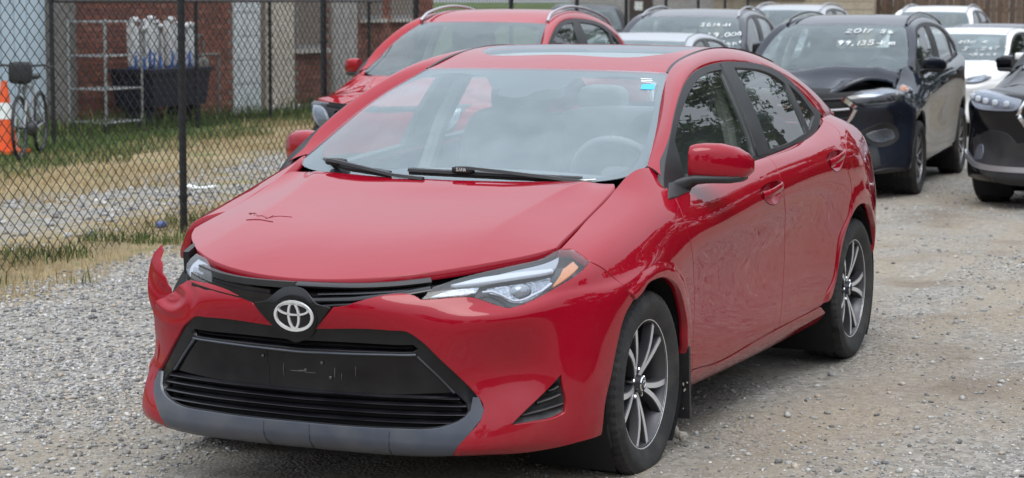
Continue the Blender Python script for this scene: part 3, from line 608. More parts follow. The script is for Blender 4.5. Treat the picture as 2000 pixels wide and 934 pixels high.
# ================= car body shared by every car: built on the saloon's surfaces, bent to each car's proportions =================
def mirror_body(o): return [(a[0], a[1]) + tuple(a[2:]) for a in o]
FENDER = [a for a in ON_BODY['fender_low'][:-1]] + [(8.97, 6.40), (8.995, 6.97, 1), (8.5, 7), (8, 7), (7, 7), (6, 7), (5.2, 7), (4.985, 6.945, 1), (5.276, 6.726, 1)]
RD = ON_BODY['rear_door']
QUARTER = [(13.88, 6.80, 1), (13.867, 6.284), (13.531, 5.418), (13.477, 4.813), (13.622, 4.317), (13.648, 4.1), (13.656, 3.95), (13.423, 3.437), (13.325, 2.388), (13.178, 1.942), (13.09, 1.56, 1)] + \
          [(a[0], a[1]) for a in ON_BODY['rear_arch'][1:]] + [(15.06, 2.4), (15.04, 1.2), (15.03, .5, 1), (16.2, .45, 1), (16.2, 4.55, 1), (15.95, 5.3, 1), (16.1, 6.3, 1), (16.5, 7, 1), (15, 7), (14.05, 7, 1)]
ROCKER = [(9.04, .06, 1), (11, .06), (13.2, .06, 1), (13.26, 1.1, 1), (13.09, 1.5, 1), (12.075, 1.43), (11.5, 1.36), (10.42, 1.2), (9.03, 1.36, 1)]
PILLAR_OUT = [(.375, .955), (.60, 1.11), (.90, 1.243), (1.18, 1.314), (1.6, 1.342), (2.1, 1.311), (2.41, 1.199), (2.60, 1.083)]

def pillar_surface():
    G0 = Side(); cols = []
    for i, a in enumerate(PILLAR):
        a = np.array(a); b = G0.at(*PILLAR_OUT[i])[0] if i < len(PILLAR_OUT) else np.array((-3.0, .66, 1.055))
        nx = np.array((.15 if i < 3 else -.1 if i > 5 else 0, .62, .77)); nx /= np.linalg.norm(nx); ln = np.linalg.norm(b - a)
        f = lambda t, h: tuple(a + (b - a) * t + nx * h * ln)
        cols.append([f(0, 0), f(.12, .035), f(.5, .085), f(.86, .045), f(1, -.01)])
    return cols
def roof_cols():
    top = [c[-1] for c in SCREEN]; cols = []
    crown = [0, .012, .009, .010, .014]
    for x0, y0, z0 in top:
        f = y0 / .516; q = 1 - f * f; r = [(x0, y0, z0)]
        for k, (xe, ye, ze) in enumerate(PILLAR[3:7]): r.append((xe + .03 * q, ye * f, ze + crown[k + 1] * q))
        cols.append(r)
    return cols
def rear_glass_cols():
    cols = []
    for f in (-1, -.75, -.4, 0, .4, .75, 1):
        q = 1 - f * f; cols.append([(xe - (0 if k else -.03) * q - .06 * q * k, ye * f, ze + (.036, .03, .02)[k] * q) for k, (xe, ye, ze) in enumerate(PILLAR[6:9])])
    return cols
def deck_cols():
    cols = []
    for f in (-1, -.75, -.4, 0, .4, .75, 1):
        q = 1 - f * f; cols.append([(-3.12 - .12 * q, .60 * f, 1.083 + .02 * q), (-3.30 - .06 * q, .58 * f, 1.05 + .02 * q), (-3.44 - .06 * q, .50 * f, 1.0 + .015 * q)])
    return cols

def side_loft(prof):
    """mirror housing: sections along y; prof rows (y, x mid, z mid, half length, half height)"""
    vs = []; n = 20
    for y, x, z, a, b in prof:
        for k in range(n):
            t = 2 * math.pi * k / n; cx, sx = math.cos(t), math.sin(t)
            vs.append((x + a * math.copysign(abs(cx) ** .62, cx), y, z + b * math.copysign(abs(sx) ** .62, sx)))
    fs = [(i * n + k, i * n + (k + 1) % n, (i + 1) * n + (k + 1) % n, (i + 1) * n + k) for i in range(len(prof) - 1) for k in range(n)]
    return vs, [f[::-1] for f in fs] + [tuple(range(n)), tuple((len(prof) - 1) * n + k for k in range(n))[::-1]]

def bend_mesh(o, F, flip=False):
    n = len(o.data.vertices); a = np.empty(n * 3); o.data.vertices.foreach_get('co', a); a = F(a.reshape(-1, 3))
    if flip: a = a * [1, -1, 1]; o.data.flip_normals()
    o.data.vertices.foreach_set('co', a.ravel()); o.data.update(); return o

def build_car(root, paint, F=Ibend, step=.03, hero=False, wheel=None, track=.759, hub=.300, wb=2.7, roof_paint=None, mirror_m=None, rails=None, right_front=True, trim=None, hood_warp=None, handle=True, moonroof=False, hood_fold=None, glass_side=None, glass_front=None):
    B = Bent(Surf(BODY_ALL), F); G = Bent(Side(), F); Wd = Bent(Surf(SCREEN), F)
    Hd = Bent(Surf(HOOD_ALL, (), (2, 8)), (lambda P: hood_warp(F(P))) if hood_warp else F); Pl = Bent(Surf(pillar_surface()), F); Rf = Bent(Surf(roof_cols()), F)
    trim = trim or BLACK_TRIM; gs = glass_side or SIDE_GLASS; roof_paint = roof_paint or paint; fine = step < .04
    fk = dict(step=step, depth=.030, gap=.0032)
    def flare(k, sd_):
        A = to_m(B, [a[:2] for a in full(ON_BODY['archseam'][-1:] + FENDER[4:13] + [(6.196, 3.534), (6.132, 3.06), (6.132, 2.343), (6.10, 1.66)] if k == 'f' else ON_BODY['rear_arch'], sd_)])
        if k == 'f': A = A[np.argsort(A[:, 0])] if False else A
        q = np.concatenate([A[:-1] + (A[1:] - A[:-1]) * t for t in np.linspace(0, 1, 12)]) if k == 'r' else np.concatenate([A[:9] + (A[1:10] - A[:9]) * t for t in np.linspace(0, 1, 12)] + [A[10:-1] + (A[11:] - A[10:-1]) * t for t in np.linspace(0, 1, 12)] + [A[0] + (A[10] - A[0]) * np.linspace(0, 1, 12)[:, None]])
        return lambda V2, L: .0085 * (1 - smooth01((np.array([np.min(np.linalg.norm(q - v, axis=1)) for v in V2]) - .042) / .020))
    for sd_ in (1, -1):
        fl = sd_ < 0
        if sd_ > 0 or right_front: panel('fender', B, full(FENDER, sd_), paint, root, **(dict(fk, step=.016, dish=flare('f', sd_)) if fine else fk))
        else:
            panel('fender', B, full([(5.95, 7, 1), (6.05, 6.2), (6.35, 5.0), (6.55, 3.95, 1)] + FENDER[6:-3] + [], sd_), paint, root, **fk)
        holes = lambda k: [full(ON_BODY[k], sd_)] if fine else []
        d1 = panel('front_door', B, full(ON_BODY['front_door'], sd_), paint, root, holes=holes('handle_f'), **fk)
        d2 = panel('rear_door', B, full(ON_BODY['rear_door'], sd_), paint, root, holes=holes('handle_r'), **fk)
        q = panel('quarter_panel', B, full(QUARTER, sd_), paint, root, **(dict(fk, step=.016, dish=flare('r', sd_)) if fine else fk))
        if fine:
            for d, k in ((d1, 'handle_f'), (d2, 'handle_r')):
                def cup(V2, L):
                    return -.030 * (1 - np.exp(-np.min(np.linalg.norm(V2[:, None] - L[None], axis=2), axis=1) / .012))
                panel('handle_cup', B, full(ON_BODY[k], sd_), paint, d, step=.008, gap=0, dish=cup, fold=False)
            panel('fuel_door', B, full(ON_BODY['fuel'], sd_), paint, q, off=.0022, step=.02, depth=.004) if sd_ > 0 else None
        if handle:
            for d, s0, s1, v0, v1 in ((d1, 11.36, 11.83, 4.99, 5.06), (d2, 13.03, 13.42, 5.05, 5.17)):
                P, N = B.frame(MID + sd_ * np.linspace(s0, s1, 13), np.linspace(v0, v1, 13)); t = np.linspace(-1, 1, 13)
                path = P + N * (.002 + .020 * (1 - t[:, None] ** 4))
                MB().sweep(path, [(.008 * math.cos(a), .0155 * math.sin(a)) for a in np.linspace(0, 2 * math.pi, 12, endpoint=False)], [Vector((0, 0, 1))] * 13).build('door_handle', paint if fine else trim, d)
        panel('rocker_panel', B, full(ROCKER, sd_), paint, root, **fk)
        # glass and black frames
        fr = panel('window_frame', G, ON_GLASS['dlo'], trim, root, holes=[ON_GLASS['fglass'], ON_GLASS['rglass'], ON_GLASS['qglass']], off=.002, gap=0, step=.03, depth=.025, flip=fl)
        for k in ('fglass', 'rglass', 'qglass'): panel('window_pane', G, ON_GLASS[k], gs, fr, off=-.006, gap=-.004, step=.05, flip=fl, fold=False)
        if fine:
            bp = ON_GLASS['bpillar']
            panel('pillar_cover', G, [(bp[0][0] + .012, bp[0][1] - .006, 1), (bp[2][0] + .035, bp[2][1] + .004, 1), (bp[3][0] + .03, bp[3][1] + .006, 1), (bp[1][0] - .002, bp[1][1] - .022, 1)], trim, fr, off=.0055, gap=.001, step=.04, depth=.004, flip=fl)
        sheet('roof_pillar', Pl, paint, root, 90 if fine else 40, 14, flip=fl, sgn=-1)
        P = Pl.at(np.linspace(2, 6, 24), np.zeros(24))
        o = MB().sweep(P, [(-.008, -.006), (.008, -.006), (.008, .002), (-.008, .002)]).build('roof_moulding', trim, root)
        if fl: bend_mesh(o, Ibend, True)
        panel('sail_panel', B, full([(9.30, 6.95, 1), (8.99, 6.46), (8.40, 6.0, 1), (8.68, 5.93), (9.453, 5.93, 1), (9.9, 6.4), (9.75, 6.95, 1)], sd_), trim, root, off=.006, step=.03, depth=.01)
        # door mirror
        vs, fs = side_loft([(.808, -.565, 1.013, .054, .062), (.82, -.568, 1.014, .057, .065), (.85, -.585, 1.015, .062, .067), (.90, -.610, 1.013, .064, .067), (.945, -.640, 1.007, .058, .059), (.975, -.672, 1.000, .046, .044), (.990, -.70, .996, .024, .024)])
        mb = MB(); mb.add(vs, fs); cap = bend_mesh(mb.build('door_mirror', mirror_m or paint, root, sharp=60), F, fl)
        vs, fs = side_loft([(.775, -.50, .925, .05, .03), (.80, -.53, .940, .05, .026), (.83, -.56, .955, .058, .018), (.88, -.595, .955, .062, .017), (.935, -.63, .953, .058, .016), (.965, -.66, .953, .045, .012), (.975, -.675, .954, .02, .006)])
        mb = MB(); mb.add(vs, fs); bend_mesh(mb.build('mirror_base', trim, cap, sharp=60), F, fl)
        mb = MB(); mb.add(*side_loft([(.822, -.640, 1.012, .006, .055), (.90, -.672, 1.012, .005, .057), (.965, -.712, 1.0, .004, .036)])); bend_mesh(mb.build('mirror_glass', CHROME, cap), F, fl)
        # wheel housing, tail lamp
        for ax, c in ((0, FRONT_ARCH), (1, REAR_ARCH)):
            mb = MB(); mb.lathe([(.375, 0), (.375, .30), (.05, .30)], 30, Matrix.Rotation(math.pi / 2, 3, 'X'), (c[0], .845, c[1] + .005), -.75, math.pi + .75)
            bend_mesh(mb.build('wheel_housing', DARK_IN, root), F, fl)
        panel('tail_lamp', B, full([(15.98, 5.3, 1), (16.22, 4.6, 1), (17.0, 4.7, 1), (17.0, 5.7, 1), (16.12, 6.25, 1)], sd_), RED_LAMP, root, step=.04)
    panel('rear_bumper', B, [(MID + 16.2, .45, 1), (MID + 18, .45), (MID + 16.2, 4.5, 1)][:1] + [(MID + 17, .4), (MID + 17.95, .4, 1), (MID + 17.95, 4.5, 1), (MID + 16.22, 4.5, 1)], paint, root, step=.06)
    panel('rear_bumper', B, [(MID - 16.2, .45, 1), (MID - 17, .4), (MID - 17.95, .4, 1), (MID - 17.95, 4.5, 1), (MID - 16.22, 4.5, 1)], paint, root, step=.06)
    for sg in (1, -1): panel('boot_lid', B, [(MID + sg * 17.02, 4.6, 1), (MID + sg * 17.96, 4.6, 1), (MID + sg * 17.96, 7, 1), (MID + sg * 16.55, 7, 1), (MID + sg * 16.15, 6.35, 1), (MID + sg * 17.02, 5.75, 1)], paint, root, step=.06)
    # bonnet, roof, screens
    hood_ol = [(0, 0, 1), (1, 0), (2, 0), (3, 0), (4, 0), (5, 0, 1)] + [(5, k) for k in range(1, 10)] + [(5, 10, 1)] + [(k, 10) for k in (4, 3, 2, 1)] + [(0, 10, 1)] + [(0, k) for k in range(9, 0, -1)]
    panel('bonnet', Hd, hood_ol, paint, root, step=step, gap=.0048, depth=.03)
    n_ = Rf.nc - 1
    panel('roof', Rf, [(0.06, 0, 1), (n_ - .06, 0, 1)] + [(n_ - .06, k) for k in (1, 2, 3)] + [(n_ - .06, 4, 1), (.06, 4, 1)] + [(.06, k) for k in (3, 2, 1)], roof_paint, root, step=.05, depth=.02,
          holes=[[(1.7, .86), (4, .84), (6.3, .86), (6.75, 1.1), (6.7, 2.3), (4, 2.4), (1.3, 2.3), (1.25, 1.1)]] if moonroof else [])
    if moonroof: panel('moonroof', Rf, [(1.7, .86), (4, .84), (6.3, .86), (6.75, 1.1), (6.7, 2.3), (4, 2.4), (1.3, 2.3), (1.25, 1.1)], SCREEN_GLASS, root, step=.05, off=-.001, gap=.002)
    sheet('headliner', Rf, LINER, root, 10, 8, off=-.035)
    Rg = Bent(Surf(rear_glass_cols()), F); sheet('rear_screen', Rg, SIDE_GLASS, root, 16, 12, sgn=1)
    sheet('rear_deck', Bent(Surf(deck_cols()), F), paint, root, 16, 8)
    ws = sheet('windscreen', Wd, glass_front or SCREEN_GLASS, root, 44, 24)
    panel('screen_border', Wd, [(.02, .02, 1), (2, .02), (4, .02), (6, .02), (7.98, .02, 1), (7.98, 2.98, 1), (4, 2.98), (.02, 2.98, 1)], FRIT, ws, holes=[ON_SCREEN['frit']], off=-.006, gap=0, step=.04, fold=False)
    panel('glare_film', Wd, ON_SCREEN['frit'], FILM, ws, off=-.004, gap=.001, step=.06, fold=False)
    cow = Surf([[(-.19 - .075 * (i - 4) ** 2 / 16, (i - 4) / 4 * .66, .935), (-.24 - .17 * abs((i - 4) / 4) ** 2.2, (i - 4) / 4 * .675, .928), (SCREEN[i][0][0] - .01, SCREEN[i][0][1], SCREEN[i][0][2] - .003)] for i in range(9)])
    sheet('cowl', Bent(cow, F), trim, root, 30, 8)
    # dark shell closing the body behind the panels, floor
    def keep(p):
        q = p
        return True
    def shell_keep(F_inv=None):
        def k(p):
            for cx, cz, r in ((0, .305, .40), (-wb, .305, .40)):
                if (p[0] - cx) ** 2 + (p[2] - cz) ** 2 < r * r: return False
            return True
        return k
    sheet('inner_shell', B, DARK_IN, root, 140, 14, v=(.0, 6.75), off=-.045, keep=(lambda p: shell_keep()(p) and (right_front or not (p[0] > -.05 and p[1] < -.48))))
    mb = MB(); mb.box((-1.3, 0, .20), (3.2, 1.50, .05)); mb.box((.48, 0, .27), (.62, 1.05, .16)); mb.box((-2.95, 0, .30), (.7, 1.0, .1)); bend_mesh(mb.build('underbody', DARK_IN, root), F)
    hs = Surf([[(x - .02, y, z - .055) for x, y, z in c] for c in HOOD_ALL]); sheet('engine_bay', Bent(hs, F), DARK_IN, root, 12, 10)
    # inside
    mb = MB(); mb.sweep([(-.62, y, .90 - .04 * (y / .7) ** 2) for y in np.linspace(-.70, .70, 11)], [(.30, -.12), (.30, .02), (.12, .045), (-.10, .05), (-.22, .0), (-.24, -.2)][::-1]); bend_mesh(mb.build('dashboard', DASH_M, root, sharp=50), F)
    for y in (.37, -.37):
        mb = MB(); mb.pillow((-1.33, y, .52), (.52, .50, .20), .45); st = bend_mesh(mb.build('seat', CLOTH, root, sharp=80), F)
        mb = MB(); mb.pillow((-1.63, y, .83), (.16, .48, .62), .5, Matrix.Rotation(-.22, 3, 'Y')); bend_mesh(mb.build('seat_back', CLOTH, st, sharp=80), F)
        mb = MB(); mb.pillow((-1.715, y, 1.185), (.10, .25, .17), .55, Matrix.Rotation(-.1, 3, 'Y')); bend_mesh(mb.build('headrest', CLOTH, st, sharp=80), F)
    mb = MB(); mb.pillow((-2.30, 0, .50), (.5, 1.2, .22), .4); st = bend_mesh(mb.build('rear_seat', CLOTH, root, sharp=80), F)
    mb = MB(); mb.pillow((-2.56, 0, .83), (.16, 1.2, .55), .4, Matrix.Rotation(-.3, 3, 'Y')); bend_mesh(mb.build('seat_back', CLOTH, st, sharp=80), F)
    if fine:
        for y in (.36, -.36): mb = MB(); mb.pillow((-2.68, y, 1.12), (.09, .24, .15), .55); mb.build('headrest', CLOTH, st, sharp=80)
    R = Matrix.Rotation(math.radians(-62), 3, 'Y'); mb = MB(); rr_ = .185
    mb.tube([Vector((-.98, .37, .90)) + R @ Vector((rr_ * math.cos(a), rr_ * math.sin(a), 0)) for a in np.linspace(0, 2 * math.pi, 33)], .015, 8, False); mb.pillow((-.965, .37, .895), (.07, .14, .12), .6)
    for a in (0.2, math.pi - .2): mb.tube([(-.965, .37, .895), Vector((-.98, .37, .90)) + R @ Vector((0, rr_ * math.cos(a), 0)) ], .014, 6)
    bend_mesh(mb.build('steering_wheel', DASH_M, root, sharp=60), F)
    mb = MB(); mb.pillow((-1.03, 0, 1.235), (.035, .24, .065), .5); mb.box((-1.07, 0, 1.262), (.10, .11, .04)); bend_mesh(mb.build('rear_view_mirror', DASH_M, root), F)
    for sd_ in (1, -1):
        mb = MB(); mb.tube([(-1.46, sd_ * .70, .85), (-1.51, sd_ * .64, 1.08), (-1.57, sd_ * .54, 1.31)], .035, 8); bend_mesh(mb.build('pillar_trim', LINER, root), F)
    # wheels
    if wheel:
        for x in (0, -wb):
            for sd_ in (1, -1):
                w = dup(wheel, root); w.name = 'wheel'; w.location = (x, sd_ * track, hub); w.rotation_euler = (0, .35 * x, math.pi if sd_ < 0 else 0)
    if rails:
        for sd_ in (1, -1):
            P = Pl.at(np.linspace(2.1, 6.6, 26), np.full(26, .6)); t = np.linspace(0, 1, 26); P[:, 2] += .010 + .024 * np.minimum(1, np.minimum(t, 1 - t) * 12); P[:, 1] *= sd_
            MB().sweep(P, [(.012 * math.cos(a), .011 * math.sin(a)) for a in np.linspace(0, 2 * math.pi, 8, endpoint=False)]).build('roof_rail', rails, root)
    return B, Hd, Wd, G

def on(S, s, v, off=0.):
    P, N = S.frame(np.asarray(s, float), np.asarray(v, float)); return P + N * off

def bar(name, S, sv, m, parent, w, h, off=0., side=1, n=None):
    """a moulding lying along a line drawn on the surface: w tall, h proud"""
    q = np.array([(a[0], a[1]) for a in sv]); t = np.linspace(0, len(q) - 1, n or len(q) * 4)
    s = MID + side * np.interp(t, np.arange(len(q)), q[:, 0]); v = np.interp(t, np.arange(len(q)), q[:, 1])
    P, N = S.frame(s, v); P = P + N * off
    return MB().sweep(P, [(-h, -w / 2), (0, -w * .5), (h * .8, -w * .25), (h, 0), (h * .8, w * .25), (0, w / 2), (-h, w / 2)], [Vector((0, 0, 1))] * len(P)).build(name, m, parent, sharp=50)
# ================= the red damaged saloon in front =================
sedan = thing('sedan', 'red saloon in front with torn front bumper corner and black grille', 'car')
WHEEL = wheel_meshes('saloon', .316, .221, .205, 'pairs', ALLOY, ALLOY_DARK)
B, Hd, Wd, G = build_car(sedan, RED, wheel=WHEEL, step=.024, hero=True, right_front=False, moonroof=True)
def drop(o):
    for c in list(o.children): drop(c)
    bpy.data.objects.remove(o)

LB = ON_BODY['bumper']
ON_BODY["lamp"] = [a for a in ON_BODY['lamp'] if not (a[1] > 6.0 and a[0] < 4.6 and a[0] > 2.4)]
k_ = max(i for i, a in enumerate(ON_BODY['lamp']) if a[0] > 4.6)
ON_BODY['lamp'][k_ + 1:k_ + 1] = [(4.3, 6.74), (3.6, 6.62), (3.05, 6.48), (2.74, 6.28), (2.56, 6.05)]
ON_BODY['lamp_top'] = [(2.95, 6.36, 1), (3.6, 6.55), (4.3, 6.68), (4.95, 6.83, 1), (4.70, 6.46, 1), (3.62, 6.48)]
bl = panel('front_bumper', B, full(LB), RED, sedan, holes=[full(ON_BODY['fog'])], step=.022, depth=.02)
trap = ON_BODY['grille_open']                       # from emblem along the top edge, down the flank to the lip corner
k = max(i for i, a in enumerate(LB) if len(a) > 2 and a[0] < 2.6 and a[1] < 1)
RIGHT = LB[:2] + [(1.64, 5.52), (2.2, 5.56), (2.46, 5.50, 1), (2.60, 5.15), (2.77, 4.95, 1), (2.95, 4.3), (3.16, 3.5), (3.30, 2.9), (3.38, 2.4), (3.50, 1.6), (3.56, 1.1), (3.40, .55), (3.1, .3, 1)] + LB[k:]
def crushed(V2, L):
    c = to_m(B, [(MID - 2.72, 4.55), (MID - 2.2, 4.9)]); d = np.linalg.norm(V2 - c[0], axis=1); d2 = np.linalg.norm(V2 - c[1], axis=1)
    return -.022 * np.exp(-(d / .06) ** 2) + .0055 * np.sin(d * 95) * np.exp(-(d / .13) ** 2) - .006 * np.exp(-(d2 / .07) ** 2)
panel('front_bumper', B, full(RIGHT, -1), RED, sedan, step=.014, depth=.02, dish=crushed)
# the torn corner of the bumper, bent out and up
FLAP = [[(.70, -.70, .225), (.72, -.65, .395), (.735, -.620, .503), (.735, -.655, .672), (.73, -.600, .784)],
        [(.72, -.68, .230), (.74, -.63, .400), (.755, -.595, .520), (.755, -.610, .655), (.745, -.592, .765)],
        [(.755, -.645, .240), (.775, -.60, .405), (.785, -.540, .570), (.778, -.532, .640), (.76, -.556, .735)]]
FS = Surf(FLAP); rj = random.Random(11)
TORN = [(0, 0, 1), (.4, 0), (.9, .0), (1.4, 0), (2, 0, 1), (2, .9), (1.96, 1.6), (2, 2.0, 1), (1.9, 2.3), (1.98, 2.5, 1), (1.86, 2.75), (1.93, 3.0, 1), (1.80, 3.1), (1.7, 3.35, 1), (1.55, 3.4), (1.45, 3.7, 1), (1.2, 3.72), (.95, 4.0, 1), (.5, 3.96), (.2, 4.0, 1), (.04, 3.7), (.06, 3.4, 1), (-.0, 3.1), (.05, 2.6), (.0, 2.0), (.06, 1.2)]
def rumple(V2, L): return .0035 * np.sin(V2[:, 1] * 52 + V2[:, 0] * 30) + .003 * np.sin(V2[:, 1] * 23 - V2[:, 0] * 61)
panel('torn_bumper_corner', FS, TORN, RED, sedan, step=.012, gap=0, depth=.004, dish=rumple); panel('torn_bumper_corner', FS, TORN, mat('bumper_inside', (.03, .012, .012), .6), sedan, step=.016, gap=.001, off=.005, sgn=-1, fold=False, dish=lambda V2, L: -rumple(V2, L))
# lower grille
lip = [(0, 1.499), (.613, 1.498), (1.382, 1.535), (2.35, 1.70), (2.60, 1.865), (2.70, 2.03), (2.76, 2.35, 1)]
edge = [a for a in trap if a[1] < 2.6 and a[0] > 2.4]          # flank of the opening from high to low
def sym(half): return full(half, 1) + [(2 * MID - a[0],) + tuple(a[1:]) for a in full(half, 1)[::-1]]
lip_ol = lip + [(2.86, 2.34, 1)] + edge + [(2.471, .432, 1), (2.0, .26), (1, .16), (0, .14)]
top_half = full(lip_ol)
lip_full = full([a for a in lip_ol]) ; lip_R = full(lip_ol, -1)
L1 = lip_full + [a for a in lip_R[::-1]]
lp = panel('lip_spoiler', B, L1, GREY_TRIM, sedan, step=.03, gap=.002, depth=.05)
for s_ in (-.55, .17, 1.39): bar('seam', B, [(s_, 1.45), (s_ + .02, .6), (s_ + .03, .2)], mat('seam_grey', (.022, .024, .028), .6), lp, .0025, .0008, 0)
fr_out = [a for a in trap if a[1] >= 2.3]
FO = [(0, 3.98), (.323, 4.048)] + [a for a in fr_out if a[0] > .5] + [(2.86, 2.36, 1), (2.76, 2.35, 1), (2.70, 2.03), (2.60, 1.865), (2.35, 1.70), (1.382, 1.535), (.613, 1.498), (0, 1.499)]
opening = [(0, 3.33), (.804, 3.38), (1.483, 3.454), (1.95, 3.465, 1), (2.22, 2.935), (2.455, 2.43), (2.62, 2.2), (2.66, 2.02), (2.58, 1.88), (2.35, 1.73), (1.382, 1.56), (.613, 1.52), (0, 1.52)]
slot = [(0, 3.65), (.818, 3.69), (1.522, 3.722), (1.93, 3.722, 1), (2.0, 3.60), (1.884, 3.51, 1), (1.489, 3.494), (.806, 3.447), (0, 3.42)]
cut0 = lambda L: full(L) + full(L, -1)[::-1]
gf = panel('grille_frame', B, cut0(FO), BLACK_GLOSS, sedan, holes=[cut0(opening), cut0(slot)], off=-.010, gap=.001, step=.028, depth=.045)
plate = [(0, 3.27), (.804, 3.32), (1.483, 3.39), (1.90, 3.40, 1), (2.15, 2.93), (2.36, 2.44, 1), (1.365, 2.30), (0, 2.25)]
pp = panel('plate_panel', B, cut0(plate), BLACK_GLOSS, gf, off=-.026, gap=0, step=.03, depth=.02)
for s_ in (-.55,): bar('seam', B, [(s_, 3.25), (s_, 2.3)], DARK_IN, gf, .004, .001, -.026)
for s_, v_ in ((-.62, 3.12), (.33, 3.05), (.45, 2.62)):
    mb = MB(); c = on(B, [MID + s_], [v_], -.024)[0]; mb.pillow(c, (.01, .012, .012), .8, None, 8, 6); mb.build('bolt_hole', ALLOY_DARK, gf)
SCUFF = mat('pale_scuff', (.085, .087, .09), .8)
for s_, v_, w_, h_ in ((-.10, 2.74, .05, .003), (.0, 2.76, .03, .004), (.12, 2.72, .04, .002), (.05, 2.80, .01, .006), (.52, 2.85, .003, .05), (-.30, 2.9, .002, .07), (.62, 2.7, .002, .03), (.85, 2.95, .002, .05)):
    c = on(B, [MID + s_], [v_], -.0255)[0]; MB().pillow(c, (.002, w_, h_), .9, None, 8, 6).build('scuff', SCUFF, pp)
bevel = ON_BODY['bevel']
bar('slot_highlight', B, [(-1.93, 3.455), (-1.483, 3.44), (-.804, 3.375), (0, 3.335), (.804, 3.375), (1.483, 3.44), (1.93, 3.455)], GREY_TRIM, gf, .010, .006, -.012, n=40)  # grey bar under the slot: the bevel's highlight put into its colour
for sg in (1, -1): panel('grille_bevel', B, full([(1.99, 3.49, 1), (2.25, 2.98), (2.47, 2.47, 1), (2.40, 2.44, 1), (2.18, 2.93), (1.93, 3.40, 1)], sg), GREY_TRIM, gf, off=-.013, gap=0, step=.03, depth=.01)
for v_, w_, s_ in ((2.24, .016, 2.50), (2.08, .017, 2.62), (1.89, .017, 2.60), (1.70, .016, 2.36)):
    o = bar('slat', B, [(-s_, v_ + .06), (-s_ * .5, v_), (0, v_ - .03), (s_ * .5, v_), (s_, v_ + .06)], BLACK_GLOSS, gf, w_, .020, -.030, n=44)
bar('slat', B, [(-1.9, 3.62), (-.9, 3.57), (0, 3.54), (.9, 3.57), (1.9, 3.62)], BLACK_GLOSS, gf, .014, .015, -.035, n=30)
sheet('grille_mesh', B, DARK_IN, gf, 30, 8, s=(MID - 2.8, MID + 2.8), v=(1.3, 4.0), off=-.055)
# upper grille and emblem
ug = sheet('upper_grille', B, BLACK_TRIM, sedan, 40, 8, s=(MID - 2.7, MID + 2.7), v=(4.7, 6.9), off=-.045)
for sg in (1, -1):
    bar('slat', B, [(.30, 5.26), (1.029, 5.36), (1.74, 5.64), (2.40, 6.03)], BLACK_GLOSS, ug, .024, .018, -.018, sg, 20)
    bar('slat', B, [(.42, 5.62), (1.002, 5.74), (1.707, 5.95), (2.34, 6.12)], BLACK_GLOSS, ug, .012, .014, -.018, sg, 20)
    bar('slat', B, [(.0, 6.30), (1.002, 6.34), (1.707, 6.45), (2.34, 6.6)], BLACK_TRIM, ug, .020, .02, -.014, sg, 20)
    bar('slat', B, [(.45, 4.97), (1.2, 5.12), (2.25, 5.42)], BLACK_GLOSS, ug, .010, .006, -.006, sg, 16)
ep = panel('emblem_plate', B, cut0([(0, 5.85), (.16, 5.75), (.33, 5.35), (.44, 5.05), (.66, 4.93, 1), (.32, 4.03, 1), (.22, 3.78), (0, 3.62)]), BLACK_GLOSS, sedan, off=.003, gap=0, step=.02, depth=.03)
EM = Matrix.Translation((.911, .011, .607)) @ Matrix.Rotation(math.radians(8), 4, 'Y') @ Matrix(((0, 0, 1, 0), (1, 0, 0, 0), (0, 1, 0, 0), (0, 0, 0, 1)))
def ell(a, b, cx=0, cy=0, n=48): return [EM @ Vector((cx + a * math.cos(2 * math.pi * k / n), cy + b * math.sin(2 * math.pi * k / n), .020)) for k in range(n + 1)]
mb = MB(); mb.prism([(.079 * math.cos(a), .066 * math.sin(a)) for a in np.linspace(0, 2 * math.pi, 48, endpoint=False)], EM, .012); mb.prism([(.071 * math.cos(a), .054 * math.sin(a)) for a in np.linspace(0, 2 * math.pi, 48, endpoint=False)], EM @ Matrix.Translation((0, 0, .012)), .004)
mb.build('emblem_base', BLACK_GLOSS, ep, sharp=30)
mb = MB(); ribbon = [(-.0045, -.002), (.0045, -.002), (.0035, .0025), (-.0035, .0025)]
def ring(a, b, cx=0, cy=0, w=1.):
    n = 56; vs = []; fs = []
    for k in range(n):
        t = 2 * math.pi * k / n; nx, ny = math.cos(t) / a, math.sin(t) / b; q = math.hypot(nx, ny); nx, ny = nx / q, ny / q
        wk = w * (.65 + .35 * abs(nx)) if w < 1.05 else w
        for d, h in ((-.0052 * wk, .016), (-.0040 * wk, .0205), (.0040 * wk, .0205), (.0052 * wk, .016)): vs.append(EM @ Vector((cx + a * math.cos(t) + nx * d, cy + b * math.sin(t) + ny * d, h)))
    for k in range(n):
        for j in range(3): fs.append((k * 4 + j, (k + 1) % n * 4 + j, (k + 1) % n * 4 + j + 1, k * 4 + j + 1))
    mb.add(vs, fs)
ring(.0655, .0455, w=1.06); ring(.0530, .0180, 0, .0220, w=.85); ring(.0180, .0410, 0, .0012, w=.85)
mb.build('emblem', mat('emblem_chrome', (.86, .87, .88), .22, metal=.6, coat=.4), ep, sharp=25)
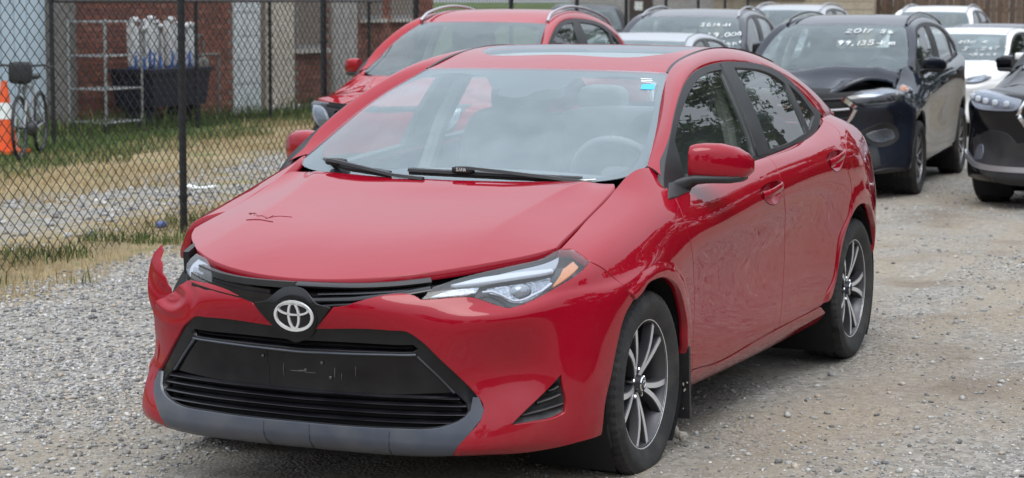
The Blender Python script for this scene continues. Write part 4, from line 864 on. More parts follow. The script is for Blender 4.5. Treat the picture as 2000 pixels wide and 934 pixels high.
# headlamps
RLAMP = [(1.76, 5.57, 1), (2.28, 5.64), (2.55, 5.9), (2.80, 6.55), (2.84, 6.93, 1), (2.4, 6.93), (2.1, 6.6), (1.86, 6.0)]
rl = panel('headlamp', B, full(RLAMP, -1), LAMP_CLEAR, sedan, step=.025, gap=.001, depth=.06)
panel('lamp_housing', B, full(RLAMP, -1), LAMP_GREY, rl, off=-.02, gap=.003, step=.03, depth=.05)
panel('lamp_reflector', B, full([(2.0, 5.7, 1), (2.35, 5.75), (2.6, 6.4, 1), (2.3, 6.5, 1)], -1), LAMP_BOWL, rl, off=-.012, gap=.003, step=.03)
mb = MB(); mb.box((.61, -.555, .725), (.09, .03, .075), Matrix.Rotation(.35, 3, 'Y'), .7); mb.tube([(.60, -.57, .75), (.55, -.60, .70), (.56, -.60, .64)], .012, 6); mb.build('lamp_mount', BLACK_TRIM, sedan)
for sg in (1,):
    lens = panel('headlamp', B, full(ON_BODY['lamp'], sg), LAMP_CLEAR, sedan, step=.025, gap=.003, depth=.02, off=.001)
    K = lambda k, nm, m, off, d=.012: panel(nm, B, full(ON_BODY[k], sg), m, lens, off=off, gap=0, step=.02, depth=d)
    panel('lamp_housing', B, full(ON_BODY['lamp'], sg), BLACK_GLOSS, lens, off=-.040, gap=.004, step=.03, depth=.02)
    K('lamp_top', 'lamp_bezel', LAMP_GREY, -.018); K('light_bar', 'light_bar', LAMP_WHITE, -.014); K('signal', 'signal_lamp', LAMP_BOWL, -.02); panel('side_marker', B, full([(4.86, 6.28, 1), (5.14, 6.42, 1), (5.18, 6.14, 1), (4.97, 5.93), (4.76, 5.66), (4.64, 5.48, 1), (4.72, 5.86)], sg), AMBER, lens, off=-.010, gap=0, step=.02, depth=.012)
    K('bowl', 'lamp_reflector', LAMP_BOWL, -.034)
    def lensdome(V2, L): d = np.min(np.linalg.norm(V2[:, None] - L[None], axis=2), axis=1); return .022 * np.minimum(1, d / .035) ** .6
    panel('projector', B, full(ON_BODY['projector'], sg), mat('projector_glass', (.25, .28, .32), .06, metal=.5, coat=1), lens, off=-.034, gap=0, step=.012, depth=.006, dish=lensdome)
    bar('lamp_trim', B, ON_BODY['drl'], LAMP_WHITE, lens, .007, .004, -.018, sg, 30)
    # fog-lamp blank with fins
    if sg > 0:
        fg = panel('fog_vent', B, full(ON_BODY['fog'], sg), BLACK_TRIM, sedan, off=-.016, gap=-.004, step=.02, depth=.02, dish=lambda V2, L: -.018 * np.minimum(1, np.min(np.linalg.norm(V2[:, None] - L[None], axis=2), axis=1) / .02))
        f = ON_BODY['vent_fin']
        for a, b_ in ((f[0], f[1]), (f[2], f[3]), (f[4], f[5])): bar('vent_fin', B, [a, ((a[0] + b_[0]) / 2, (a[1] + b_[1]) / 2 - .02), b_], BLACK_TRIM, fg, .012, .010, -.022, sg, 12)
# the far mirror sits a little folded
for o in list(sedan.children):
    if o.name.startswith('door_mirror') and sum(v.co.y for v in o.data.vertices) < 0: o.location = (-.05, .05, 0)
# wipers
def wiper(pts, arm, conn):
    w = MB().sweep(pts, [(-.008, -.004), (.008, -.004), (.006, .006), (-.003, .010), (-.006, .006)]).build('wiper', BLACK_TRIM, sedan, sharp=30)
    MB().sweep([Vector(p) + Vector((-.004, 0, -.008)) for p in pts], [(-.003, -.008), (.003, -.008), (.003, .004), (-.003, .004)]).build('wiper_blade', RUBBER, w)
    MB().sweep(arm, [(-.010, -.004), (.010, -.004), (.007, .006), (-.007, .006)]).build('wiper_arm', BLACK_TRIM, w, sharp=30)
    return MB().pillow(conn, (.035, .085, .026), .5).build('blade_clip', BLACK_TRIM, w, sharp=60)
c1 = wiper([(-.222, -.158, .974), (-.20, 0, .974), (-.196, .10, .973), (-.215, .29, .969), (-.27, .50, .962)], [(-.185, .06, .992), (-.18, .10, .993), (-.185, .22, .985), (-.205, .36, .972), (-.235, .52, .955), (-.25, .56, .95)], (-.19, .075, .986))
c2 = wiper([(-.45, -.685, .998), (-.33, -.56, .990), (-.215, -.40, .979), (-.16, -.20, .966)], [(-.25, -.50, .999), (-.22, -.44, .995), (-.18, -.32, .981), (-.14, -.18, .962), (-.12, -.05, .955)], (-.26, -.475, .993))
# letters on the wiper clip, drawn as strokes
def strokes(text, h, gapw=.25, slant=0.):
    """handwriting: polylines for each character inside a box h tall; returns list of polylines"""
    CH = {'0': [[(.5, 1), (.15, .8), (0, .4), (.2, 0), (.6, .1), (.75, .5), (.65, .85), (.5, 1)]], '1': [[(.3, 1), (.25, 0)]], '2': [[(.05, .8), (.3, 1), (.6, .85), (.5, .5), (0, .02), (.35, .1), (.75, 0)]],
          '3': [[(.1, .95), (.5, 1), (.6, .75), (.3, .55), (.65, .35), (.5, .03), (.05, .05)]], '5': [[(.65, 1), (.15, .95), (.1, .55), (.5, .6), (.65, .3), (.4, 0), (.02, .08)]], '7': [[(0, .95), (.7, 1), (.35, .5), (.2, 0)]],
          '9': [[(.6, .8), (.35, 1), (.05, .75), (.2, .5), (.6, .7), (.6, .9), (.5, .4), (.4, 0)]], 'S': [[(.6, .9), (.3, 1), (.1, .75), (.55, .4), (.4, .02), (.02, .12)]], 'G': [[(.65, .85), (.35, 1), (.05, .6), (.15, .1), (.55, .05), (.65, .4), (.4, .42)]],
          'e': [[(.1, .3), (.5, .35), (.4, .6), (.1, .45), (.15, .05), (.55, .1)]], 'k': [[(.1, 1), (.05, 0)], [(.5, .6), (.1, .3), (.55, 0)]], 'm': [[(.05, .55), (.05, 0)], [(.05, .45), (.3, .55), (.33, 0)], [(.33, .45), (.6, .55), (.62, 0)]], '-': [[(.05, .4), (.5, .42)]],
          'A': [[(0, 0), (.35, 1), (.7, 0)], [(.15, .4), (.55, .4)]], 'M': [[(0, 0), (.05, 1), (.4, .3), (.75, 1), (.8, 0)]], 'n': [[(.05, .55), (.05, 0)], [(.05, .45), (.35, .55), (.45, 0)]], 'H': [[(.05, 1), (.05, 0)], [(.6, 1), (.6, 0)], [(.05, .5), (.6, .5)]], 'o': [[(.3, .55), (.05, .3), (.3, 0), (.55, .3), (.3, .55)]],
          '4': [[(.45, 1), (.02, .4), (.65, .42)], [(.5, .65), (.45, 0)]], '6': [[(.55, 1), (.1, .5), (.2, 0), (.6, .15), (.45, .5), (.1, .35)]], 'K': [[(.1, 1), (.05, 0)], [(.65, 1), (.1, .45), (.65, 0)]], 's': [[(.45, .5), (.15, .52), (.4, .25), (.05, .02)]], ',': [[(.2, .1), (.1, -.15)]], ' ': []}
    x = 0; out = []
    for c in text:
        for pl in CH.get(c, []): out.append([((x + px + slant * py) * h, py * h) for px, py in pl])
        x += .55 if c in ',-1' else .95
    return out, x * h
def write_on(name, S, s0, v0, text, h, m, parent, th=.004, off=.004, slant=.15, sx=None, jit=0.):
    """writing laid on a screen surface: starts at (s0, v0) and runs along +s"""
    o0 = to_m(S, [(s0, v0)])[0]; x = 0.; rj_ = random.Random(text)
    for ch in text:
        pls, wd = strokes(ch, h * rj_.uniform(.88, 1.1), slant=slant); mb = MB(); dy = rj_.uniform(-.08, .08) * h
        for pl in pls:
            q = from_m(S, [(o0[0] + x + a, o0[1] + b + dy) for a, b in pl]); P = on(S, q[:, 0], q[:, 1], off); mb.tube(P, th * rj_.uniform(.75, 1.1), 5)
        if pls: mb.build('written_character', m, parent)
        x += wd
def clip_text():
    mb = MB(); pls, wd = strokes('SAMA', .012)
    for pl in pls: mb.tube([(-.171, .055 + a * .9, .982 + b) for a, b in pl], .0009, 4)
    return mb.build('clip_lettering', PAPER, c1.parent)
clip_text()
# stickers in the top corner of the screen
scr = [o for o in sedan.children if o.name.startswith('windscreen')][0]
panel('sticker', Wd, [a[:2] + (1,) for a in ON_SCREEN['sticker']], BLUE_STICKER, scr, off=.0015, gap=0, step=.03, fold=False)
lx, ly = ON_SCREEN['label'][0][:2]
for k in range(3): panel('printed_line', Wd, rect(6.93 + .03 * k, 7.35 + .05 * (k % 2), 2.66 - .062 * k, 2.69 - .062 * k), PAPER, scr, off=.0015, gap=0, step=.03, fold=False)
panel('printed_line', Wd, rect(6.1, 6.5, .03, .05), PAPER, scr, off=.0015, gap=0, step=.03, fold=False)
panel('sensor_cover', Wd, [(3.45, 2.62, 1), (3.70, 2.05, 1), (4.25, 2.04, 1), (4.62, 2.62, 1)], mat('sensor_grey', (.05, .05, .055), .5), scr, off=-.012, gap=0, step=.04, fold=False)
panel('camera_window', Wd, [a[:2] + (1,) for a in ON_SCREEN['cam']], mat('camera_grey', (.35, .37, .38), .3), scr, off=-.009, gap=0, step=.03, fold=False)
# mud flap behind the front wheel, with dried splashes
mb = MB(); mb.box((-.385, .795, .245), (.018, .15, .26), Matrix.Rotation(.08, 3, 'Y')); mf = mb.build('mud_flap', BLACK_TRIM, sedan)
mb = MB(); rng = random.Random(3)
for k in range(26): mb.pillow((-.374 + rng.uniform(0, .002), rng.uniform(.74, .865), rng.uniform(.13, .36)), (.006, rng.uniform(.003, .009), rng.uniform(.004, .016)), 1, None, 6, 4)
kind(mb.build('mud_splash', DRIED_MUD, mf), 'stuff')
mb = MB()
for k in range(9): mb.pillow((-.41 + rng.uniform(-.01, .02), rng.uniform(.76, .86), rng.uniform(.035, .08)), (.03, .03, .03), .9, None, 7, 5)
mb.build('mud_clod', DRIED_MUD, mf)
mb = MB(); mb.box((-2.70 - .375, .785, .27), (.014, .10, .20)); mb.build('mud_flap', BLACK_TRIM, sedan)
mb = MB(); mb.box((.30, .70, .175), (.02, .26, .09), Matrix.Rotation(.5, 3, 'Y')); mb.build('air_deflector', BLACK_TRIM, sedan)
# scrape marks on the bonnet
for pl in ([(1.91, 8.42), (1.95, 8.1), (1.88, 7.95), (1.94, 7.8), (1.9, 7.57), (2.0, 7.45), (2.05, 7.33), (2.08, 7.1), (2.09, 6.95)], [(1.95, 8.38), (1.86, 8.3), (1.97, 8.2), (1.87, 8.05)], [(1.96, 7.7), (1.90, 7.55), (2.03, 7.5)], [(1.67, 8.09), (1.75, 7.9), (1.82, 7.67), (1.86, 7.23)]):
    q = np.array(pl); t_ = np.linspace(0, len(q) - 1, len(q) * 3); k_ = np.arange(len(q)); P, N = Hd.frame(np.interp(t_, k_, q[:, 0]), np.interp(t_, k_, q[:, 1]))
    MB().tube(P + N * .0006, .0016 if len(pl) == 4 and pl[0][0] < 1.7 else .0008, 5).build('scrape', mat('bare_scrape', (.13, .006, .012), .6), [o for o in sedan.children if o.name.startswith('bonnet')][0])
drop(WHEEL)
# ================= ground =================
def gz(x): return -.14 * smooth01((-np.asarray(x, float) - 3.6) / 7.5)
FA = np.array([-6.06, -4.78]); FD = np.array([-.98286, -.18437]); FN = np.array([-.18437, .98286])      # fence: a point, its direction to the back, its normal towards the lot
def fence_t(x, y): return (x - FA[0]) * FN[0] + (y - FA[1]) * FN[1]
def arrays_mesh(name, V, F, m, parent=None, smooth=False):
    me = bpy.data.meshes.new(name); V = np.asarray(V, np.float32); F = np.asarray(F, np.int32); k = F.shape[1]
    me.vertices.add(len(V)); me.vertices.foreach_set('co', V.ravel()); me.loops.add(F.size); me.loops.foreach_set('vertex_index', F.ravel())
    me.polygons.add(len(F)); me.polygons.foreach_set('loop_start', np.arange(0, F.size, k, dtype=np.int32)); me.polygons.foreach_set('loop_total', np.full(len(F), k, np.int32))
    if smooth: me.polygons.foreach_set('use_smooth', np.ones(len(F), bool))
    me.materials.append(m); me.update(calc_edges=True); me.validate()
    return link(bpy.data.objects.new(name, me), parent)
rs = np.random.RandomState(7)
def nd(n, t, **kw):
    q = n.new(t)
    for k, v in kw.items(): setattr(q, k, v)
    return q
def ground_material():
    m = bpy.data.materials.new('gravel_lot'); m.use_nodes = True; n = m.node_tree.nodes; l = m.node_tree.links; p = n['Principled BSDF']; p.inputs['Roughness'].default_value = .95; p.inputs['Specular IOR Level'].default_value = .2
    g = nd(n, 'ShaderNodeNewGeometry')
    def noise(sc, det=8, rough=.6, vec=None):
        t = nd(n, 'ShaderNodeTexNoise'); t.inputs['Scale'].default_value = sc; t.inputs['Detail'].default_value = det; t.inputs['Roughness'].default_value = rough; l.new(vec or g.outputs['Position'], t.inputs['Vector']); return t.outputs[0]
    def rng_(src, a, b, c=0, d=1):
        r = nd(n, 'ShaderNodeMapRange'); r.inputs[1].default_value = a; r.inputs[2].default_value = b; r.inputs[3].default_value = c; r.inputs[4].default_value = d; l.new(src, r.inputs[0]); return r.outputs[0]
    def mix(f, a, b):
        x = nd(n, 'ShaderNodeMix', data_type='RGBA')
        for s_, v in ((0, f), (6, a), (7, b)):
            if isinstance(v, tuple): x.inputs[s_].default_value = (*v, 1)
            elif isinstance(v, (int, float)): x.inputs[s_].default_value = v
            else: l.new(v, x.inputs[s_])
        return x.outputs[2]
    def mul(a, b):
        x = nd(n, 'ShaderNodeMath', operation='MULTIPLY')
        for i, v in enumerate((a, b)):
            if isinstance(v, (int, float)): x.inputs[i].default_value = v
            else: l.new(v, x.inputs[i])
        return x.outputs[0]
    # pebbles of two sizes
    vo = nd(n, 'ShaderNodeTexVoronoi'); vo.inputs['Scale'].default_value = 70; l.new(g.outputs['Position'], vo.inputs['Vector'])
    vo2 = nd(n, 'ShaderNodeTexVoronoi'); vo2.inputs['Scale'].default_value = 32; l.new(g.outputs['Position'], vo2.inputs['Vector'])
    grey_ = nd(n, 'ShaderNodeSeparateColor'); l.new(vo.outputs['Color'], grey_.inputs[0]); grey2 = nd(n, 'ShaderNodeSeparateColor'); l.new(vo2.outputs['Color'], grey2.inputs[0])
    peb = mix(grey_.outputs[0], (.13, .12, .105), (.42, .395, .355)); peb2 = mix(grey2.outputs[0], (.16, .15, .135), (.40, .38, .345))
    peb = mix(rng_(noise(1.5), .42, .6), peb, peb2)
    sand = mix(rng_(noise(.7), .35, .65), (.31, .255, .185), (.37, .325, .26)); sand = mix(rng_(noise(28, 10, .75), .4, .7), sand, (.21, .175, .135))
    # lot: packed sand with pebbles, streaked along the driving direction
    mp = nd(n, 'ShaderNodeMapping'); mp.inputs['Rotation'].default_value = (0, 0, .35); mp.inputs['Scale'].default_value = (.5, 1.6, 1); l.new(g.outputs['Position'], mp.inputs['Vector'])
    streak = rng_(noise(.9, 6, .6, mp.outputs[0]), .38, .62); lot = mix(streak, sand, peb)
    lot = mix(mul(rng_(noise(1.1, 6), .52, .68), .62), lot, (.16, .12, .085))
    sp_ = nd(n, 'ShaderNodeSeparateXYZ'); l.new(g.outputs['Position'], sp_.inputs[0]); lot = mix(mul(rng_(sp_.outputs[1], -.9, -1.9), rng_(noise(1.3), .25, .5)), lot, peb)
    # beyond the fence: bands along it
    tn = nd(n, 'ShaderNodeVectorMath', operation='DOT_PRODUCT'); l.new(g.outputs['Position'], tn.inputs[0]); tn.inputs[1].default_value = (FN[0], FN[1], 0)
    off = float(FA @ FN); wob = nd(n, 'ShaderNodeMath', operation='MULTIPLY_ADD'); l.new(noise(.9, 6), wob.inputs[0]); wob.inputs[1].default_value = -1.4; wob.inputs[2].default_value = .7 - off
    t = nd(n, 'ShaderNodeMath', operation='ADD'); l.new(tn.outputs['Value'], t.inputs[0]); l.new(wob.outputs[0], t.inputs[1]); t = t.outputs[0]
    straw = mix(rng_(noise(6, 8), .35, .65), (.36, .27, .15), (.24, .20, .12)); straw = mix(rng_(noise(2.2, 6), .55, .68), straw, (.13, .16, .06)); green = mix(rng_(noise(5, 8), .35, .65), (.055, .085, .025), (.11, .14, .05))
    lane = mix(rng_(noise(1.6, 5), .45, .62), peb, straw)
    c = mix(rng_(t, -4.1, -4.8), lane, green); far = mix(rng_(t, -2.3, -2.9), lane, straw); c = mix(rng_(t, -4.2, -4.8), far, green)
    near = mix(rng_(t, .65, .35), lot, straw); near = mix(rng_(t, -.75, -1.1), near, far); c = mix(rng_(t, -3.8, -4.5), near, green)
    l.new(c, p.inputs['Base Color'])
    hgt = nd(n, 'ShaderNodeMath', operation='ADD'); l.new(mul(vo.outputs['Distance'], -.8), hgt.inputs[0]); l.new(mul(noise(45, 10, .7), 1.2), hgt.inputs[1])
    b = nd(n, 'ShaderNodeBump'); b.inputs['Strength'].default_value = .8; b.inputs['Distance'].default_value = .012; l.new(hgt.outputs[0], b.inputs['Height']); l.new(b.outputs[0], p.inputs['Normal'])
    return m
HUM = [(rs.uniform(0, 2 * np.pi), rs.uniform(2, 14), rs.uniform(0, 6.3)) for k in range(40)]       # low hummocks and ruts
def gh(x, y):
    x = np.asarray(x, float); y = np.asarray(y, float); z = gz(x)
    for a, w, ph in HUM: z = z + .0034 / (w / 4) * np.sin((x * np.cos(a) + y * np.sin(a)) * w + ph) * (np.abs(x) < 30)
    return z
def ground():
    xs = np.unique(np.concatenate([np.linspace(-900, -60, 15), np.linspace(-60, -14, 47), np.linspace(-14, 8, 300), np.linspace(8, 60, 27), np.linspace(60, 900, 8)]))
    ys = np.unique(np.concatenate([np.linspace(-900, -40, 14), np.linspace(-40, -10, 30), np.linspace(-10, 6, 220), np.linspace(6, 40, 24), np.linspace(40, 900, 14)]))
    X_, Y_ = np.meshgrid(xs, ys, indexing='ij'); Z_ = gh(X_, Y_)
    nx, ny = len(xs), len(ys); i = np.arange(nx - 1)[:, None] * ny + np.arange(ny - 1)[None]
    F_ = np.stack([i, i + ny, i + ny + 1, i + 1], -1).reshape(-1, 4)
    return kind(arrays_mesh('ground', np.stack([X_, Y_, Z_], -1).reshape(-1, 3), F_, ground_material(), smooth=True), 'structure')
ground()

# ---------- loose stones ----------
def stone_mat(name, cols):
    m = bpy.data.materials.new(name); m.use_nodes = True; n = m.node_tree.nodes; l = m.node_tree.links; p = n['Principled BSDF']; p.inputs['Roughness'].default_value = .9; p.inputs['Specular IOR Level'].default_value = .25
    g = nd(n, 'ShaderNodeNewGeometry'); r = nd(n, 'ShaderNodeValToRGB'); r.color_ramp.interpolation = 'LINEAR'; el = r.color_ramp.elements
    for i, (t, c) in enumerate(cols):
        e = el[i] if i < 2 else el.new(t); e.position = t; e.color = (*c, 1)
    l.new(g.outputs['Random Per Island'], r.inputs[0])
    t = nd(n, 'ShaderNodeTexNoise'); t.inputs['Scale'].default_value = 90; t.inputs['Detail'].default_value = 4; l.new(g.outputs['Position'], t.inputs['Vector'])
    mr = nd(n, 'ShaderNodeMapRange'); mr.inputs[1].default_value = .3; mr.inputs[2].default_value = .7; mr.inputs[3].default_value = .7; mr.inputs[4].default_value = 1.15; l.new(t.outputs[0], mr.inputs[0])
    x = nd(n, 'ShaderNodeVectorMath', operation='SCALE'); l.new(r.outputs[0], x.inputs[0]); l.new(mr.outputs[0], x.inputs['Scale']); l.new(x.outputs[0], p.inputs['Base Color'])
    return m
STONE = stone_mat('loose_stone', [(0, (.12, .12, .125)), (.25, (.24, .235, .23)), (.55, (.36, .355, .345)), (.8, (.46, .45, .43)), (.93, (.40, .33, .25)), (1, (.62, .61, .59))])
def ico():
    bm = bmesh.new(); bmesh.ops.create_icosphere(bm, subdivisions=1, radius=1); V = np.array([v.co[:] for v in bm.verts]); F = np.array([[v.index for v in f.verts] for f in bm.faces]); bm.free(); return V, F
IV, IF = ico(); ICOS = []
for k in range(14):
    q = IV * (1 + rs.uniform(-.28, .28, (len(IV), 1))); q = q * rs.uniform(.6, 1.25, 3) * [1, 1, .62]; ICOS.append(q)
def scatter_stones(name, x, y, size, m):
    n = len(x); idx = rs.randint(0, len(ICOS), n); a = rs.uniform(0, 2 * np.pi, n); base = np.stack(ICOS)[idx] * size[:, None, None]
    ca, sa = np.cos(a)[:, None], np.sin(a)[:, None]; V = np.stack([base[..., 0] * ca - base[..., 1] * sa, base[..., 0] * sa + base[..., 1] * ca, base[..., 2]], -1)
    V += np.stack([x, y, gh(x, y) + size * rs.uniform(.0, .35, n)], 1)[:, None]
    F = (IF[None] + (np.arange(n) * len(IV))[:, None, None]).reshape(-1, 3)
    return kind(arrays_mesh(name, V.reshape(-1, 3), F, m), 'stuff')
def region(n, x0, x1, y0, y1, f):
    x = rs.uniform(x0, x1, n); y = rs.uniform(y0, y1, n); k = rs.uniform(0, 1, n) < f(x, y); return x[k], y[k]
def vnoise(x, y, s, seed):
    r = np.random.RandomState(seed); z = 0
    for k in range(6):
        a = r.uniform(0, 6.3); w = s * r.uniform(.5, 1.6); z = z + np.sin((x * np.cos(a) + y * np.sin(a)) * w + r.uniform(0, 6.3))
    return z / 6
# left of the saloon: coarse clean gravel, thinning into packed dust towards the camera
f1 = lambda x, y: np.clip(.95 - .55 * smooth01((x + .6) / 1.6) + 1.1 * vnoise(x, y, 2.2, 1), .12, 1) * (fence_t(x, y) > .25) * np.clip(1.1 - (-x - 2) / 9, .12, 1)
x, y = region(62000, -9, 1.6, -5.2, -.75, f1); scatter_stones('loose_gravel', x, y, np.abs(rs.normal(.0045, .0038, len(x))) + .0045, STONE)
x, y = region(26000, -1.5, 2.2, -3.4, -.6, lambda x, y: np.clip(.6 + .6 * vnoise(x, y, 4, 2), .05, 1)); scatter_stones('loose_gravel', x, y, np.abs(rs.normal(.0035, .0028, len(x))) + .0028, STONE)
# right of the saloon: packed sand with scattered stones, a patch of coarse gravel in the near corner
f2 = lambda x, y: np.clip(.16 + .30 * vnoise(x, y, 1.6, 3) + .9 * smooth01((y - 1.65 + (x + .2) * .5) / .5) * (x > -1.8), .03, 1)
x, y = region(42000, -9, .8, .55, 3.2, f2); scatter_stones('loose_gravel', x, y, np.abs(rs.normal(.0030, .0030, len(x))) + .0026, STONE)
x, y = region(16000, -4, .9, .4, 3.0, lambda x, y: np.clip(.5 + .7 * vnoise(x, y, 2.6, 5), .1, 1)); scatter_stones('loose_gravel', x, y, np.abs(rs.normal(.0024, .0018, len(x))) + .002, STONE)
x, y = region(260, -5, .9, .9, 2.6, lambda x, y: x * 0 + 1); scatter_stones('loose_gravel', x, y, np.abs(rs.normal(.006, .004, len(x))) + .008, STONE)
x, y = region(9000, -19, -6, -4.4, 1.2, lambda x, y: np.clip(.4 + .8 * vnoise(x, y, 2, 4), .02, 1)); scatter_stones('loose_gravel', x, y, np.abs(rs.normal(.006, .004, len(x))) + .004, STONE)
x, y = region(9000, -16, -2, -10, -4, lambda x, y: ((fence_t(x, y) < -.5) & (fence_t(x, y) > -2.4)) * np.clip(.6 + .7 * vnoise(x, y, 1.5, 6), .05, 1)); scatter_stones('loose_gravel', x, y, np.abs(rs.normal(.012, .008, len(x))) + .008, STONE)

# ---------- grass ----------
def grass(name, x, y, h, w, cols, lean=.5):
    n = len(x); a = rs.uniform(0, 2 * np.pi, n); la = rs.uniform(0, 2 * np.pi, n); lr = h * rs.uniform(.1, 1, n) * lean; z = gh(x, y) - .004
    dx, dy = np.cos(a) * w / 2, np.sin(a) * w / 2; lx, ly = np.cos(la) * lr, np.sin(la) * lr
    V = np.stack([np.stack([x - dx, y - dy, z], 1), np.stack([x + dx, y + dy, z], 1), np.stack([x + lx * .4 + dx * .7, y + ly * .4 + dy * .7, z + h * .6], 1), np.stack([x + lx * .4 - dx * .7, y + ly * .4 - dy * .7, z + h * .6], 1), np.stack([x + lx, y + ly, z + h], 1)], 1)
    b = (np.arange(n) * 5)[:, None, None]; F = (np.array([[0, 1, 2], [0, 2, 3], [3, 2, 4]])[None] + b).reshape(-1, 3)
    return kind(arrays_mesh(name, V.reshape(-1, 3), F, stone_mat(name + '_blades', cols)), 'stuff')
STRAW = [(0, (.30, .21, .10)), (.4, (.42, .32, .17)), (.8, (.50, .41, .25)), (1, (.20, .17, .08))]; GREEN = [(0, (.035, .06, .015)), (.5, (.07, .11, .03)), (.9, (.12, .17, .05)), (1, (.28, .24, .10))]
def gr(n, x0, x1, y0, y1, f, h, name, cols, w=.006, lean=.6):
    x, y = region(n, x0, x1, y0, y1, f); grass(name, x, y, np.abs(rs.normal(h, h * .45, len(x))) + h * .2, w, cols, lean)
gr(60000, -14, -1, -7, -3, lambda x, y: (np.abs(fence_t(x, y) + .05) < .6 + .25 * vnoise(x, y, 3, 8)) * np.clip(.5 + .9 * vnoise(x, y, 3, 9), 0, 1), .055, 'dry_grass', STRAW, .004)
gr(26000, -9, -1.5, -6, -3, lambda x, y: (np.abs(fence_t(x, y) - .05) < .5) * np.clip(vnoise(x, y, 4, 10) * 2.4 + .05, 0, 1), .06, 'green_weeds', GREEN, .009)
gr(50000, -22, -5, -14, -6, lambda x, y: ((fence_t(x, y) < -2.0 + .5 * vnoise(x, y, 2, 11)) & (fence_t(x, y) > -4.6)) * np.clip(.55 + .9 * vnoise(x, y, 2.4, 12), 0, 1), .06, 'dry_grass', STRAW, .008)
gr(52000, -26, -8, -13.5, -8, lambda x, y: ((fence_t(x, y) < -3.7 + .5 * vnoise(x, y, 2, 13)) & (y > -13.5)) * np.clip(.6 + .8 * vnoise(x, y, 2, 14), 0, 1), .06, 'green_grass', GREEN, .012)
gr(9000, -25, -11, -13.5, -12.2, lambda x, y: np.clip(.15 + .9 * vnoise(x, y, 2, 15), 0, 1), .17, 'tall_weeds', GREEN, .016)

# ================= chain-link fences =================
VINYL = mat('black_vinyl', (.012, .012, .014), .45)
def chain_link(name, label, p0, p1, posts, z0, height, r=.0029, pitch=.062, ph=.086, post_r=.026, rail=True):
    p0, p1 = Vector(p0), Vector(p1); d = (p1 - p0); ln = d.length; d /= ln
    t = thing(name, label, 'fence', (p0.x, p0.y, float(gz(p0.x))))
    base = Vector((p0.x, p0.y, float(gz(p0.x)))); nrm = Vector((-d.y, d.x, 0))
    gl = lambda s: float(gz(p0.x + d.x * s))
    n = int(ln / pitch); m = int(height / (ph / 2)); V = []; F = []
    i = np.arange(n)[:, None]; k = np.arange(m + 1)[None]
    s = (i + .5 + np.where(((k + i) % 2) == 0, -.47, .47)) * pitch; zz = z0 + k * ph / 2 + 0 * s
    X_ = p0.x + d.x * s; Y_ = p0.y + d.y * s; wv = .0022 * np.where(((k + i) % 2) == 0, 1, -1) + .012 * np.sin(s * 2.1) * np.sin(zz * 1.7)
    C_ = np.stack([X_ + nrm.x * wv, Y_ + nrm.y * wv, gz(X_) + zz], -1)
    offs = np.array([nrm * r, Vector((0, 0, r)) * .7 + d * r * .7 - nrm * r * .6, -Vector((0, 0, r)) * .7 - d * r * .7 - nrm * r * .6])
    V = (C_[:, :, None] + offs[None, None]).reshape(-1, 3)
    b = (i * (m + 1) + k[:, :-1]) * 3
    F = np.concatenate([np.stack([b + a, b + (a + 1) % 3, b + 3 + (a + 1) % 3, b + 3 + a], -1).reshape(-1, 4) for a in range(3)])
    o = arrays_mesh('wire_mesh', V - np.array(base), F, VINYL, t); kind(o, 'stuff')
    for s_ in posts:
        mb = MB(); q = p0 + d * s_; c = Vector((q.x, q.y, gl(s_))) - base + nrm * (post_r + .006); mb.tube([c + Vector((0, 0, -.1)), c + Vector((0, 0, z0 + height + .05))], post_r, 12)
        pt = mb.build('post', VINYL, t)
        for zc in (.25, .8, 1.35): MB().lathe([(post_r + .002, -.012), (post_r + .006, -.012), (post_r + .006, .012), (post_r + .002, .012)], 12, None, c + Vector((0, 0, zc))).build('tie_band', VINYL, pt)
    mb = MB(); mb.tube([Vector((p0.x, p0.y, gl(0) + z0 + height)) - base, Vector(((p0 + d * ln).x, (p0 + d * ln).y, gl(ln) + z0 + height)) - base], .021, 8); mb.build('top_rail', VINYL, t)
    return t
fp = lambda a: (FA[0] + FD[0] * a, FA[1] + FD[1] * a, 0)
chain_link('chain_link_fence', 'black chain-link fence along the left edge of the gravel lot', fp(-6.5), fp(36), [6.5 + a for a in (-3.2, .02, 3.19, 6.06, 10.09, 13.89, 17.58, 21.3, 25, 28.7, 32.4)], .02, 1.95)
chain_link('chain_link_fence', 'farther black chain-link fence between the green grass and the brick building', (-14.3, -11.75, 0), (-24.6, -12.75, 0), [0, 3.75, 6.1, 9.9], .03, 1.66, r=.0034)
